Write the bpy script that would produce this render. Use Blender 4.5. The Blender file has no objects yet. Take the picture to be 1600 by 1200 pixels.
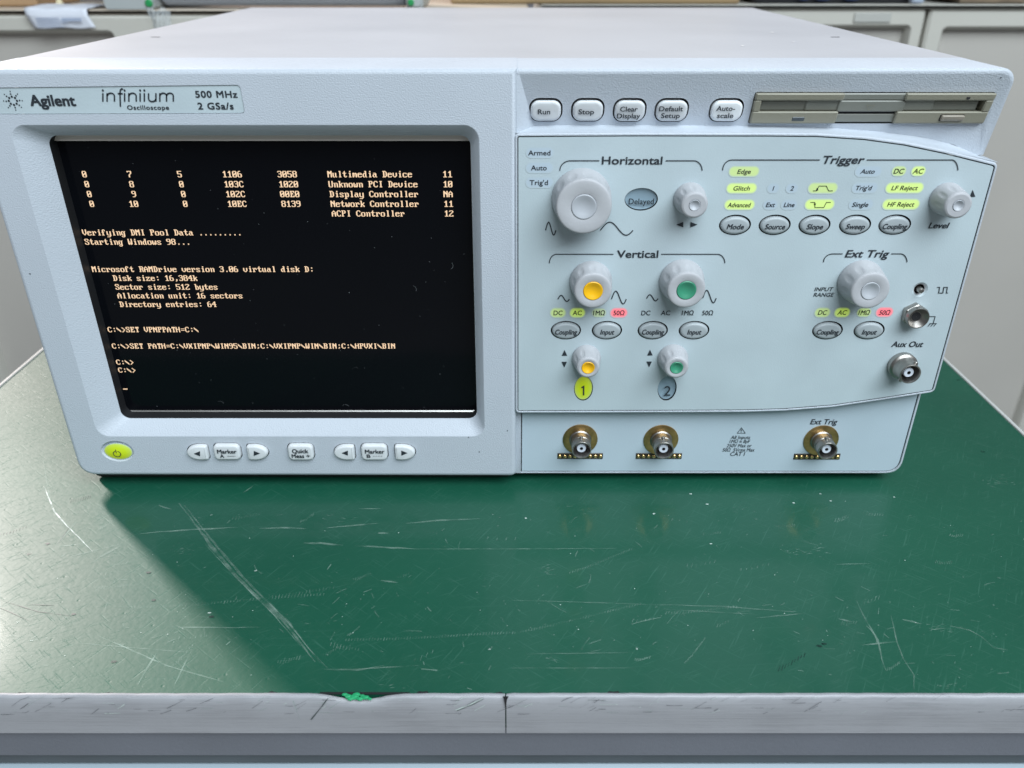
import bpy, math, random
from mathutils import Vector
from mathutils.geometry import tessellate_polygon
random.seed(7)
S = bpy.context.scene
R = math.radians

# ---------------------------------------------------------------- camera, world, lamps
F = 1257.0            # focal length in photo pixels (photo 1600 px wide)
TH = R(28.3)          # looking down
CY, CZ = -0.351, 0.2525
cam = bpy.data.cameras.new('camera'); cam.sensor_width = 36; cam.lens = F * 36 / 1600
cam.clip_start = 0.02; cam.clip_end = 60
cam.dof.use_dof = True; cam.dof.focus_distance = 0.372; cam.dof.aperture_fstop = 11.5
co = bpy.data.objects.new('camera', cam); S.collection.objects.link(co)
co.location = (0, CY, CZ); co.rotation_euler = (R(90) - TH, 0, 0)
S.camera = co
W = bpy.data.worlds.new('World'); S.world = W; W.use_nodes = True
W.node_tree.nodes['Background'].inputs[0].default_value = (0.86, 0.90, 1.0, 1)
W.node_tree.nodes['Background'].inputs[1].default_value = 0.17
S.view_settings.view_transform = 'Standard'; S.view_settings.look = 'None'
S.view_settings.exposure = 0.0; S.view_settings.gamma = 1.0
S.view_settings.use_curve_mapping = False

def area(name, loc, target, sx, sy, power, col):
    l = bpy.data.lights.new(name, 'AREA'); l.shape = 'RECTANGLE'; l.size = sx; l.size_y = sy
    l.energy = power; l.color = col
    o = bpy.data.objects.new(name, l); S.collection.objects.link(o); o.location = loc
    d = Vector(target) - Vector(loc); o.rotation_euler = d.to_track_quat('-Z', 'Y').to_euler()
    return o
# narrow bright window behind on the left (throws the sharp shade across the bench)
area('window_light', (-3.22, 2.98, 2.62), (-0.2, 0.0, 0.0), 0.35, 1.1, 300, (1.0, 0.90, 0.86))
# broad cool daylight from the photographer's side, above and to the right
area('room_light', (0.75, -1.45, 2.0), (0.0, 0.0, 0.08), 2.4, 1.6, 114, (0.84, 0.94, 1.0))
# ---------------------------------------------------------------- pixel -> true point on a real plane
ct, st = math.cos(TH), math.sin(TH)
def ray(u, v):
    b = -(v - 600) / F
    return ((u - 800) / F, ct + b * st, -st + b * ct)
def fp(u, v, y=0.0):                     # point of the vertical plane at depth y
    d = ray(u, v); t = (y - CY) / d[1]
    return (d[0] * t, CZ + d[2] * t)
def tp(u, v, z=0.0):                     # point of the horizontal plane at height z
    d = ray(u, v); t = (z - CZ) / d[2]
    return (d[0] * t, CY + d[1] * t)
def pxs(u, v, y=0.0):                    # metres per photo pixel there, across and up
    a = fp(u - .5, v, y); b = fp(u + .5, v, y); c = fp(u, v - .5, y); d = fp(u, v + .5, y)
    return b[0] - a[0], c[1] - d[1]

# ---------------------------------------------------------------- materials
MATS = {}
def nd(nt, typ, **kw):
    n = nt.nodes.new(typ)
    for k, v in kw.items(): setattr(n, k, v)
    return n
def mat(name, col, rough=.5, metal=0., spec=.5, bump=None, var=None, coat=0., coat_r=.1, emit=None, es=0.):
    if name in MATS: return MATS[name]
    m = bpy.data.materials.new(name); m.use_nodes = True; nt = m.node_tree
    p = nt.nodes['Principled BSDF']; L = nt.links.new
    p.inputs['Base Color'].default_value = (*col, 1)
    p.inputs['Roughness'].default_value = rough; p.inputs['Metallic'].default_value = metal
    p.inputs['Specular IOR Level'].default_value = spec
    p.inputs['Coat Weight'].default_value = coat; p.inputs['Coat Roughness'].default_value = coat_r
    if emit: p.inputs['Emission Color'].default_value = (*emit, 1); p.inputs['Emission Strength'].default_value = es
    if bump or var: tc = nd(nt, 'ShaderNodeTexCoord')
    if bump:
        n = nd(nt, 'ShaderNodeTexNoise'); n.inputs['Scale'].default_value = bump[0]; n.inputs['Detail'].default_value = bump[2] if len(bump) > 2 else 2
        b = nd(nt, 'ShaderNodeBump'); b.inputs['Strength'].default_value = bump[1]; b.inputs['Distance'].default_value = .0006
        L(tc.outputs['Object'], n.inputs['Vector']); L(n.outputs['Fac'], b.inputs['Height']); L(b.outputs['Normal'], p.inputs['Normal'])
    if var:                                # (scale, amount): slow blotchy wear in colour
        n = nd(nt, 'ShaderNodeTexNoise'); n.inputs['Scale'].default_value = var[0]; n.inputs['Detail'].default_value = 6
        r = nd(nt, 'ShaderNodeMapRange'); r.inputs['From Min'].default_value = .3; r.inputs['From Max'].default_value = .7
        r.inputs['To Min'].default_value = 1 - var[1]; r.inputs['To Max'].default_value = 1 + var[1]
        x = nd(nt, 'ShaderNodeVectorMath', operation='SCALE'); x.inputs[0].default_value = col
        L(tc.outputs['Object'], n.inputs['Vector']); L(n.outputs['Fac'], r.inputs['Value']); L(r.outputs[0], x.inputs['Scale']); L(x.outputs[0], p.inputs['Base Color'])
        q = nd(nt, 'ShaderNodeMapRange'); q.inputs['To Min'].default_value = max(.02, rough - .08); q.inputs['To Max'].default_value = rough + .08
        L(n.outputs['Fac'], q.inputs['Value']); L(q.outputs[0], p.inputs['Roughness'])
    MATS[name] = m
    return m
BEZEL = mat('grained_plastic', (.485, .527, .585), .5, bump=(1700, .42, 2), var=(14, .03))
PANEL = mat('panel_film', (.47, .55, .585), .42, bump=(1500, .12), var=(26, .055))
LOWER = mat('lower_panel_film', (.45, .54, .605), .42, bump=(1500, .12), var=(22, .03))
COVER = mat('painted_steel', (.475, .485, .515), .42, bump=(900, .12), var=(9, .03))
KNOB = mat('knob_plastic', (.445, .452, .475), .5, spec=.35, bump=(900, .1), var=(120, .05))
CAPG = mat('knob_cap_grey', (.43, .45, .485), .45)
CAPY = mat('cap_yellow', (.88, .47, .006), .35)
CAPN = mat('cap_green', (.045, .27, .16), .35)
KEYM = mat('key_rubber', (.66, .68, .70), .5, var=(200, .03))
OVAL = mat('oval_key_grey', (.36, .40, .42), .42, var=(200, .03))
LENS = mat('lens_unlit', (.26, .36, .43), .3)
INK = mat('black_ink', (.018, .024, .032), .6)
BLACK = mat('black_plastic', (.012, .012, .014), .6)
GAP = mat('dark_cavity', (.01, .01, .012), .8)
GLASS = mat('display_glass', (.003, .0035, .005), .12, spec=.14)
SILVER = mat('display_frame_metal', (.34, .33, .32), .35, .9, bump=(60, .2))
LCDT = mat('display_text', (0, 0, 0), .5, emit=(1.0, .72, .47), es=1.05)
NICKEL = mat('nickel', (.38, .36, .335), .36, 1., var=(260, .16))
NICKD = mat('nickel_inside', (.33, .31, .29), .35, 1.)
BRASS = mat('gold_plating', (.50, .32, .13), .38, 1., var=(300, .25))
PINM = mat('gold_pin', (.85, .58, .25), .25, 1.)
TEFLON = mat('white_insulator', (.66, .70, .78), .4)
BEIGE = mat('drive_beige', (.27, .258, .20), .5, bump=(900, .15))
FLAP = mat('drive_flap_grey', (.225, .232, .205), .4, var=(60, .05))
RUBBER = mat('rubber_black', (.02, .02, .02), .7)
TRIM = None
RAIL = mat('grey_steel_rail', (.145, .155, .18), .45, bump=(700, .2), var=(18, .06))
RAILD = mat('dark_steel_rail', (.085, .105, .12), .45, var=(30, .1))
RAILL = mat('pale_rail', (.33, .40, .45), .4)
CAB = mat('cabinet_paint', (.54, .525, .475), .45, bump=(300, .06), var=(5, .03))
CABD = mat('cabinet_panel_paint', (.47, .445, .41), .45, bump=(300, .06), var=(4, .04))
CARD = mat('cardboard', (.42, .27, .15), .85, bump=(200, .3), var=(12, .08))
CARD2 = mat('cardboard_dull', (.30, .21, .11), .85, bump=(200, .3), var=(12, .08))
MACH = mat('machine_grey', (.42, .45, .45), .45)
ROLL = mat('roller_bluegrey', (.40, .46, .56), .4)
GSCREW = mat('green_screw', (.02, .30, .09), .4)
DARK = mat('dark_clutter', (.02, .022, .03), .5)
NAVY = mat('navy_plastic', (.025, .05, .16), .4)
BROWN = mat('brown_clutter', (.12, .09, .06), .7, var=(60, .4))
PAPER = mat('paper', (.74, .77, .85), .8)
PAPERT = mat('paper_print', (.36, .42, .55), .8)
CREAM = mat('cream_plastic', (.70, .60, .38), .5)
FLOORM = mat('grey_floor', (.22, .22, .21), .6, var=(3, .1))
CHIP = mat('green_chip', (.015, .33, .13), .55)
BLUISH = None

def glow_mat(name, base, emit, es):
    m = bpy.data.materials.new(name); m.use_nodes = True; nt = m.node_tree; p = nt.nodes['Principled BSDF']; L = nt.links.new
    at = nd(nt, 'ShaderNodeAttribute', attribute_name='glow')
    mx = nd(nt, 'ShaderNodeMix', data_type='RGBA'); mx.inputs[6].default_value = (.47, .55, .585, 1); mx.inputs[7].default_value = (*base, 1)
    L(at.outputs['Fac'], mx.inputs[0]); L(mx.outputs[2], p.inputs['Base Color'])
    p.inputs['Roughness'].default_value = .42
    if es:
        ml = nd(nt, 'ShaderNodeMath', operation='MULTIPLY'); ml.inputs[1].default_value = es
        L(at.outputs['Fac'], ml.inputs[0]); L(ml.outputs[0], p.inputs['Emission Strength']); p.inputs['Emission Color'].default_value = (*emit, 1)
    return m
LIT = glow_mat('window_lit_green', (.50, .62, .30), (.75, 1.0, .15), .17)
LITB = glow_mat('window_lit_bright', (.50, .62, .27), (.72, 1.0, .08), .33)
PALE = glow_mat('window_lit_pale', (.50, .60, .40), (.8, 1.0, .2), .09)
RED = glow_mat('window_lit_red', (.62, .25, .27), (1.0, .04, .08), .55)
DIM = glow_mat('window_unlit', (.455, .545, .62), (0, 0, 0), 0)
LENSG = glow_mat('lens_lit', (.34, .48, .015), (.9, 1.0, .0), .22)

def scratch_mat(name, col, alpha, rough=.45):
    m = bpy.data.materials.new(name); m.use_nodes = True; nt = m.node_tree; p = nt.nodes['Principled BSDF']; L = nt.links.new
    p.inputs['Base Color'].default_value = (*col, 1); p.inputs['Roughness'].default_value = rough
    n = nd(nt, 'ShaderNodeTexNoise'); n.inputs['Scale'].default_value = 160; n.inputs['Detail'].default_value = 5
    tc = nd(nt, 'ShaderNodeTexCoord'); L(tc.outputs['Object'], n.inputs['Vector'])
    r = nd(nt, 'ShaderNodeMapRange'); r.inputs['From Min'].default_value = .34; r.inputs['From Max'].default_value = .66
    r.inputs['To Min'].default_value = alpha * .15; r.inputs['To Max'].default_value = alpha * 1.3
    L(n.outputs['Fac'], r.inputs['Value']); L(r.outputs[0], p.inputs['Alpha'])
    return m
SC1 = scratch_mat('scratch_faint', (.30, .42, .36), .28)
SC2 = scratch_mat('scratch_clear', (.34, .48, .41), .34)
SC3 = scratch_mat('scratch_white', (.60, .70, .65), .85)
SCD = scratch_mat('scratch_grey_dark', (.07, .075, .085), .8)
DUST = scratch_mat('glass_dust', (.30, .32, .34), .45)
SC4 = scratch_mat('scratch_dark', (.008, .03, .025), .9)

def table_mat():
    m = bpy.data.materials.new('green_bench_mat'); m.use_nodes = True; nt = m.node_tree; p = nt.nodes['Principled BSDF']; L = nt.links.new
    tc = nd(nt, 'ShaderNodeTexCoord')
    n = nd(nt, 'ShaderNodeTexNoise'); n.inputs['Scale'].default_value = 7; n.inputs['Detail'].default_value = 7; L(tc.outputs['Object'], n.inputs['Vector'])
    cr = nd(nt, 'ShaderNodeValToRGB'); e = cr.color_ramp.elements
    e[0].position = .3; e[0].color = (.0038, .071, .041, 1); e[1].position = .72; e[1].color = (.0078, .089, .051, 1)
    L(n.outputs['Fac'], cr.inputs[0])
    fine = nd(nt, 'ShaderNodeTexNoise'); fine.inputs['Scale'].default_value = 420; fine.inputs['Detail'].default_value = 3; L(tc.outputs['Object'], fine.inputs['Vector'])
    acc = fine.outputs['Fac']
    smear = None
    for k, (ang, sx, sy, w) in enumerate([(3, 26, 1000, .30), (-38, 60, 1300, .8), (58, 55, 1100, .9), (24, 80, 1500, .7)]):
        mp = nd(nt, 'ShaderNodeMapping', vector_type='TEXTURE'); mp.inputs['Rotation'].default_value = (0, 0, R(ang)); mp.inputs['Scale'].default_value = (1 / sx, 1 / sy, 1)
        mp.inputs['Location'].default_value = (k * 3.1, k * 1.7, 0)
        t = nd(nt, 'ShaderNodeTexNoise'); t.inputs['Scale'].default_value = 1; t.inputs['Detail'].default_value = 2
        L(tc.outputs['Object'], mp.inputs['Vector']); L(mp.outputs[0], t.inputs['Vector'])
        g = nd(nt, 'ShaderNodeMapRange'); g.inputs['From Min'].default_value = .62; g.inputs['From Max'].default_value = .74; g.inputs['To Max'].default_value = w
        L(t.outputs['Fac'], g.inputs['Value'])
        a = nd(nt, 'ShaderNodeMath', operation='SUBTRACT'); L(acc, a.inputs[0]); L(g.outputs[0], a.inputs[1]); acc = a.outputs[0]
        if smear is None: smear = g.outputs[0]
        else:
            b2 = nd(nt, 'ShaderNodeMath', operation='MAXIMUM'); L(smear, b2.inputs[0]); L(g.outputs[0], b2.inputs[1]); smear = b2.outputs[0]
    # little nicks
    vo = nd(nt, 'ShaderNodeTexVoronoi'); vo.inputs['Scale'].default_value = 130; L(tc.outputs['Object'], vo.inputs['Vector'])
    vg = nd(nt, 'ShaderNodeMapRange'); vg.inputs['From Min'].default_value = .10; vg.inputs['From Max'].default_value = .03; vg.inputs['To Max'].default_value = 1.2; L(vo.outputs['Distance'], vg.inputs['Value'])
    a = nd(nt, 'ShaderNodeMath', operation='SUBTRACT'); L(acc, a.inputs[0]); L(vg.outputs[0], a.inputs[1])
    b = nd(nt, 'ShaderNodeBump'); b.inputs['Strength'].default_value = .26; b.inputs['Distance'].default_value = .00025
    L(a.outputs[0], b.inputs['Height']); L(b.outputs['Normal'], p.inputs['Normal'])
    mx = nd(nt, 'ShaderNodeMix', data_type='RGBA'); mx.inputs[7].default_value = (.10, .25, .19, 1)
    sm = nd(nt, 'ShaderNodeMath', operation='MULTIPLY'); sm.inputs[1].default_value = .22; L(smear, sm.inputs[0])
    L(sm.outputs[0], mx.inputs[0]); L(cr.outputs[0], mx.inputs[6]); L(mx.outputs[2], p.inputs['Base Color'])
    rr = nd(nt, 'ShaderNodeMapRange'); rr.inputs['To Min'].default_value = .42; rr.inputs['To Max'].default_value = .54; L(n.outputs['Fac'], rr.inputs['Value']); L(rr.outputs[0], p.inputs['Roughness'])
    p.inputs['Coat Weight'].default_value = .24; p.inputs['Coat Roughness'].default_value = .11
    return m
TABLE = table_mat()
def trim_mat():
    m = mat('grey_edge_band', (.33, .335, .36), .42); nt = m.node_tree; p = nt.nodes['Principled BSDF']; L = nt.links.new
    tc = nd(nt, 'ShaderNodeTexCoord'); prev = None
    for sc, w in (((14, 900, 900), .5), ((60, 2200, 2200), .6), ((30, 30, 30), .8)):
        mp = nd(nt, 'ShaderNodeMapping'); mp.inputs['Scale'].default_value = sc; n = nd(nt, 'ShaderNodeTexNoise'); n.inputs['Scale'].default_value = 1; n.inputs['Detail'].default_value = 5
        L(tc.outputs['Object'], mp.inputs['Vector']); L(mp.outputs[0], n.inputs['Vector'])
        g = nd(nt, 'ShaderNodeMath', operation='MULTIPLY'); g.inputs[1].default_value = w; L(n.outputs['Fac'], g.inputs[0])
        if prev is None: prev = g.outputs[0]
        else: a = nd(nt, 'ShaderNodeMath', operation='ADD'); L(prev, a.inputs[0]); L(g.outputs[0], a.inputs[1]); prev = a.outputs[0]
    cr = nd(nt, 'ShaderNodeValToRGB'); e = cr.color_ramp.elements; e[0].position = .78; e[0].color = (.285, .287, .305, 1); e[1].position = 1.12 if False else 1.0; e[1].color = (.34, .344, .365, 1)
    L(prev, cr.inputs[0]); L(cr.outputs[0], p.inputs['Base Color'])
    b = nd(nt, 'ShaderNodeBump'); b.inputs['Strength'].default_value = .22; b.inputs['Distance'].default_value = .0005; L(prev, b.inputs['Height']); L(b.outputs['Normal'], p.inputs['Normal'])
    return m
TRIM = trim_mat()

# ---------------------------------------------------------------- mesh builder
class MB:
    def __init__(s): s.v = []; s.f = []; s.mi = []; s.mats = []; s.g = {}
    def m(s, mt):
        if mt not in s.mats: s.mats.append(mt)
        return s.mats.index(mt)
    def add(s, vs, fs, mt):
        o = len(s.v); s.v += [tuple(x) for x in vs]; k = s.m(mt)
        for f in fs: s.f.append([i + o for i in f]); s.mi.append(k)
        return o
    def loft(s, loops, mt, closed=True, cap0=False, cap1=False, mts=None):
        n = len(loops[0]); o = len(s.v)
        for l in loops: s.v += [tuple(x) for x in l]
        for i in range(len(loops) - 1):
            k = s.m(mts[i] if mts else mt)
            for j in range(n if closed else n - 1):
                a = o + i * n + j; b = o + i * n + (j + 1) % n
                s.f.append([a, b, b + n, a + n]); s.mi.append(k)
        if cap0: s.f.append([o + j for j in range(n)][::-1]); s.mi.append(s.m(mt))
        if cap1: s.f.append([o + (len(loops) - 1) * n + j for j in range(n)]); s.mi.append(s.m(mts[-1] if mts else mt))
        return o
    def holed(s, outer, holes, yf, mt):   # flat plate in x,z with holes, y from yf(x,z)
        polys = [[Vector((p[0], p[1], 0)) for p in q] for q in [outer] + holes]
        flat = [p for q in [outer] + holes for p in q]
        tris = tessellate_polygon(polys)
        vs = [(p[0], yf(*p), p[1]) for p in flat]
        out = []
        for t in tris:
            a, b, c = [flat[i] for i in t]
            ar = (b[0] - a[0]) * (c[1] - a[1]) - (c[0] - a[0]) * (b[1] - a[1])
            if abs(ar) < 1e-13: continue
            out.append(list(t) if ar > 0 else list(t)[::-1])
        s.add(vs, out, mt)
    def absorb(s, q):
        o = len(s.v); s.v += q.v
        for f, k in zip(q.f, q.mi): s.f.append([i + o for i in f]); s.mi.append(s.m(q.mats[k]))
    def poly(s, pts, y, mt): s.add([(p[0], y, p[1]) for p in pts], [list(range(len(pts)))], mt)
    def build(s, name, parent=None, angle=38, base=None):
        me = bpy.data.meshes.new(name); me.from_pydata(s.v, [], s.f); me.validate()
        for mt in s.mats: me.materials.append(mt)
        if len(me.polygons) == len(s.mi): me.polygons.foreach_set('material_index', s.mi)
        if s.g:
            at = me.attributes.new('glow', 'FLOAT', 'POINT'); at.data.foreach_set('value', [s.g.get(i, 0.) for i in range(len(s.v))])
        me.polygons.foreach_set('use_smooth', [True] * len(me.polygons)); me.set_sharp_from_angle(angle=R(angle)); me.update()
        o = bpy.data.objects.new(name, me); S.collection.objects.link(o)
        if parent is not None:
            o.parent = parent
            if parent.type == 'EMPTY': o.location = -parent.location
        return o
def lp(pts, y): return [(p[0], y, p[1]) for p in pts]
def thing(name, label, cat, loc, group=None):
    o = bpy.data.objects.new(name, None); S.collection.objects.link(o); o.location = loc; o.empty_display_size = .05
    o['label'] = label; o['category'] = cat
    if group: o['group'] = group
    return o
def tag(o, label, cat, group=None):
    o['label'] = label; o['category'] = cat
    if group: o['group'] = group
    return o
def rrect(x0, x1, z0, z1, r, n=6):
    out = []
    for cx, cz, a0 in ((x1 - r, z0 + r, -90), (x1 - r, z1 - r, 0), (x0 + r, z1 - r, 90), (x0 + r, z0 + r, 180)):
        for k in range(n + 1):
            a = R(a0 + 90 * k / n); out.append((cx + r * math.cos(a), cz + r * math.sin(a)))
    return out
def ell(cx, cz, rx, rz, n=48): return [(cx + rx * math.cos(2 * math.pi * k / n), cz + rz * math.sin(2 * math.pi * k / n)) for k in range(n)]
def roundpoly(pts, rad, n=8):
    out = []; N = len(pts)
    for i, p in enumerate(pts):
        r = rad[i] if isinstance(rad, (list, tuple)) else rad
        a = Vector(pts[i - 1]) - Vector(p); b = Vector(pts[(i + 1) % N]) - Vector(p)
        if r <= 0: out.append(tuple(p)); continue
        la, lb = a.length, b.length; a.normalize(); b.normalize(); ang = a.angle(b)
        d = min(r / math.tan(ang / 2), la * .48, lb * .48)
        P0 = Vector(p) + a * d; P2 = Vector(p) + b * d
        for k in range(n + 1):
            t = k / n; q = P0 * (1 - t) ** 2 + Vector(p) * 2 * t * (1 - t) + P2 * t * t; out.append((q.x, q.y))
    return out
def area2(p): return sum(p[i - 1][0] * p[i][1] - p[i][0] * p[i - 1][1] for i in range(len(p))) / 2
def offset(pts, d, closed=True):          # d > 0: outwards for a counter-clockwise loop
    N = len(pts); out = []
    for i in range(N):
        p = Vector(pts[i])
        if closed or 0 < i < N - 1: a = p - Vector(pts[i - 1]); b = Vector(pts[(i + 1) % N]) - p
        elif i == 0: a = b = Vector(pts[1]) - p
        else: a = b = p - Vector(pts[i - 1])
        if a.length < 1e-9: a = b
        if b.length < 1e-9: b = a
        a.normalize(); b.normalize()
        n1 = Vector((a.y, -a.x)); n2 = Vector((b.y, -b.x)); m = n1 + n2
        if m.length < 1e-6: m = n1
        m.normalize(); q = p + m * (d / max(.5, m.dot(n1))); out.append((q.x, q.y))
    return out
def ribbon(mb, pts, w, y, mt, closed=False):
    a = offset(pts, w / 2, closed); b = offset(pts, -w / 2, closed)
    mb.loft([lp(a, y), lp(b, y)], mt, closed=closed)
def lathe(mb, prof, cx, cz, mt, n=48, mod=None, mts=None, cap=False):   # prof: (radius, y); axis along y
    loops = []
    for r, y in prof:
        l = []
        for k in range(n):
            a = 2 * math.pi * k / n; rr = r if mod is None else mod(r, y, a)
            l.append((cx + rr * math.cos(a), y, cz + rr * math.sin(a)))
        loops.append(l)
    mb.loft(loops, mt, mts=mts, cap1=cap)
def box(mb, x0, x1, y0, y1, z0, z1, mt, b=0.001):
    # bevelled block, lofted from front to back
    f = rrect(x0 + b, x1 - b, z0 + b, z1 - b, b, 2); g = rrect(x0, x1, z0, z1, b * 1.5, 2)
    mb.loft([lp(f, y0), lp(g, y0 + b), lp(g, y1 - b), lp(f, y1)], mt, cap0=True, cap1=True)
# ------- writing: the built-in font turned into flat mesh, fitted to a width and a cap height
_T = {}
def glyphs(body, bold, shear, space=1.0):
    k = (body, bold, shear, space)
    if k in _T: return _T[k]
    c = bpy.data.curves.new('t', 'FONT'); c.body = body; c.offset = bold; c.shear = shear; c.resolution_u = 3; c.size = 1; c.space_character = space
    o = bpy.data.objects.new('t', c); S.collection.objects.link(o)
    dg = bpy.context.evaluated_depsgraph_get(); me = bpy.data.meshes.new_from_object(o.evaluated_get(dg))
    vs = [(v.co.x, v.co.y) for v in me.vertices]; fs = [list(p.vertices) for p in me.polygons]
    bpy.data.objects.remove(o); bpy.data.meshes.remove(me); bpy.data.curves.remove(c)
    x0 = min(v[0] for v in vs); x1 = max(v[0] for v in vs)
    _T[k] = ([(v[0] - (x0 + x1) / 2, v[1]) for v in vs], fs, x1 - x0)
    return _T[k]
CAPH = .727
def text(mb, body, u, v, wpx, capx, y, mt=INK, bold=.012, shear=0., pfun=fp, space=1.0, lift=.0002, yplane=None):
    # u,v: centre of the word at mid cap height, in photo pixels; put on the plane at depth y
    yy = y(u, v) if callable(y) else y
    cx, cz = fp(u, v, yy); sx, sz = pxs(u, v, yy)
    vs, fs, w = glyphs(body, 0., shear, space)
    kx = wpx * sx / w; kz = capx * 1.1 * sz / CAPH
    pts = [(cx + a * kx, cz + (b - CAPH / 2 + .02) * kz) for a, b in vs]
    bx_ = bold * kz * 1.0; bz_ = bold * kz * .65            # heavier strokes: a few copies a hair apart
    for i, (ox, oz) in enumerate(((-1, -1), (1, 1), (-1, 1), (1, -1), (0, 0))):
        mb.add([(p[0] + ox * bx_, (yplane(*p) if yplane else yy) - lift - i * 4e-6, p[1] + oz * bz_) for p in pts], fs, mt)

# ================================================================= SETTING
m = MB(); m.add([(-6, -4, -.80), (6, -4, -.80), (6, 6, -.80), (-6, 6, -.80)], [[0, 1, 2, 3]], FLOORM)
fl = m.build('floor'); fl['kind'] = 'structure'

# ================================================================= WORKBENCH
BX0, BX1, BY0, BY1 = -.336, .302, -.134, .47
bench = thing('workbench', 'green topped workbench with scuffed grey edge band, carrying the oscilloscope', 'workbench', (-.017, .17, -.80))
m = MB(); g0 = [(BX0, BY0), (BX1, BY0), (BX1, BY1), (BX0, BY1)]
m.loft([[(x, y, -.0195) for x, y in g0], [(x, y, 0) for x, y in g0]], TABLE, cap1=True, cap0=True)
m.build('tabletop', bench)
# scratches, nicks and scuffs on the mat, each at its place on the mat
m = MB(); hz = [.00012]
def scr(pts, w, mt, taper=True):
    P = [tp(*p) for p in pts]
    # resample with slight wobble
    Q = []
    for i in range(len(P) - 1):
        a, b = Vector(P[i]), Vector(P[i + 1]); n = max(2, int((b - a).length / .004))
        for k in range(n): Q.append(a.lerp(b, k / n))
    Q.append(Vector(P[-1]))
    L1, L2 = [], []
    N = len(Q)
    for i, q in enumerate(Q):
        d = (Q[min(i + 1, N - 1)] - Q[max(i - 1, 0)]); d.normalize(); nn = Vector((-d.y, d.x))
        ww = w * (min(1, .25 + 3 * min(i, N - 1 - i) / N) if taper else 1) * random.uniform(.6, 1.15) / 2
        q = q + nn * random.uniform(-.15, .15) * w
        L1.append((q.x + nn.x * ww, q.y + nn.y * ww, hz[0])); L2.append((q.x - nn.x * ww, q.y - nn.y * ww, hz[0]))
    m.loft([L2, L1], mt, closed=False); hz[0] += 1.2e-7
def dab(u, v, r, mt, e=1.):
    x, y = tp(u, v); n = 7; a0 = random.random() * 6
    if not (BX0 + .004 < x < BX1 - .004 and BY0 + .003 < y < .15): return
    m.add([(x + r * e * math.cos(a0 + 6.283 * k / n) * random.uniform(.5, 1.2), y + r * math.sin(a0 + 6.283 * k / n) * random.uniform(.5, 1.2), hz[0]) for k in range(n)], [list(range(n))], mt); hz[0] += 1.2e-7
def trail(p, q, n, size, mt):              # dotted chatter mark
    for k in range(n):
        t = k / (n - 1); u = p[0] + (q[0] - p[0]) * t; v = p[1] + (q[1] - p[1]) * t + math.sin(t * 5) * 1.2
        l = size * random.uniform(.6, 1.3)
        scr([(u, v + l * .5), (u + l * .35, v - l * .5)], .00028, mt, False)
scr([(280, 786), (300, 812), (330, 853), (365, 895), (400, 932), (440, 968), (470, 1005), (492, 1035)], .0016, SC1)
scr([(288, 790), (312, 820), (345, 862), (380, 902), (412, 935), (452, 975), (482, 1012), (512, 1044)], .0013, SC1)
scr([(320, 850), (372, 906), (425, 958), (470, 1010)], .0005, SC2); scr([(395, 918), (450, 972), (500, 1036)], .0004, SC2)
scr([(505, 1046), (560, 1047), (600, 1040)], .0008, SC1)
scr([(216, 835), (250, 831), (300, 828), (372, 824)], .0011, SC2); scr([(404, 826), (440, 825), (480, 826)], .0012, SC2)
scr([(510, 825), (545, 822), (590, 818)], .0012, SC2); scr([(635, 818), (690, 813), (750, 811)], .0011, SC2)
scr([(474, 849), (500, 849), (536, 852)], .0014, SC2); scr([(556, 853), (610, 856), (650, 858)], .0011, SC2); scr([(640, 858), (720, 858), (800, 858), (962, 857)], .0005, SC2)
scr([(590, 833), (608, 833)], .0016, SC2); scr([(560, 795), (595, 795)], .0007, SC2); scr([(595, 907), (622, 910)], .0013, SC2)
scr([(70, 762), (85, 800), (105, 822), (145, 862)], .0007, SC3); scr([(65, 700), (72, 745), (80, 790)], .0005, SC2)
scr([(120, 815), (88, 852)], .0009, SC2); scr([(86, 855), (130, 850)], .0005, SC2); scr([(110, 822), (90, 850)], .0005, SC4)
scr([(1338, 938), (1352, 968), (1372, 1000), (1378, 1030), (1384, 1048)], .0007, SC2); scr([(1392, 962), (1402, 1005), (1412, 1030), (1428, 1055), (1428, 1078)], .0006, SC1)
scr([(1346, 1008), (1402, 1003)], .0006, SC2); scr([(1300, 882), (1362, 881)], .0005, SC2)
scr([(1484, 978), (1515, 985), (1535, 996), (1552, 1012)], .0007, SC1); scr([(1550, 1012), (1575, 1016)], .0006, SC1)
scr([(1410, 968), (1440, 975)], .0011, SC2); scr([(1310, 967), (1332, 972)], .0009, SC2)
scr([(1030, 945), (1130, 948), (1240, 956)], .0007, SC1); scr([(1035, 952), (1180, 960)], .0005, SC1); scr([(800, 938), (940, 942), (1040, 946)], .0005, SC1)
scr([(820, 1022), (990, 1020)], .0004, SC1); scr([(800, 1044), (995, 1044)], .0005, SC1); scr([(1180, 966), (1262, 958)], .0007, SC1)
scr([(265, 980), (370, 981), (405, 980)], .0006, SC2); scr([(150, 992), (260, 1040), (350, 1066)], .0006, SC2); scr([(120, 1005), (300, 1020)], .0005, SC1)
scr([(245, 1020), (215, 1070)], .0008, SC2); scr([(300, 1015), (272, 1072)], .0006, SC2); scr([(110, 870), (190, 850)], .0009, SC1); scr([(150, 875), (190, 852)], .0010, SC1)
scr([(0, 938), (60, 956), (115, 963)], .0004, SC4); scr([(40, 945), (85, 946)], .0004, SC4); scr([(0, 950), (50, 972)], .0004, SC4)
scr([(655, 1040), (520, 1048)], .0005, SC1); scr([(380, 770), (395, 760)], .0009, SC1); scr([(248, 790), (268, 796)], .0014, SC1)
trail((200, 950), (505, 930), 62, 4, SC2); trail((540, 1000), (800, 990), 58, 4, SC2); trail((800, 990), (1000, 945), 48, 4, SC2); trail((890, 895), (990, 858), 26, 4, SC2)
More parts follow.
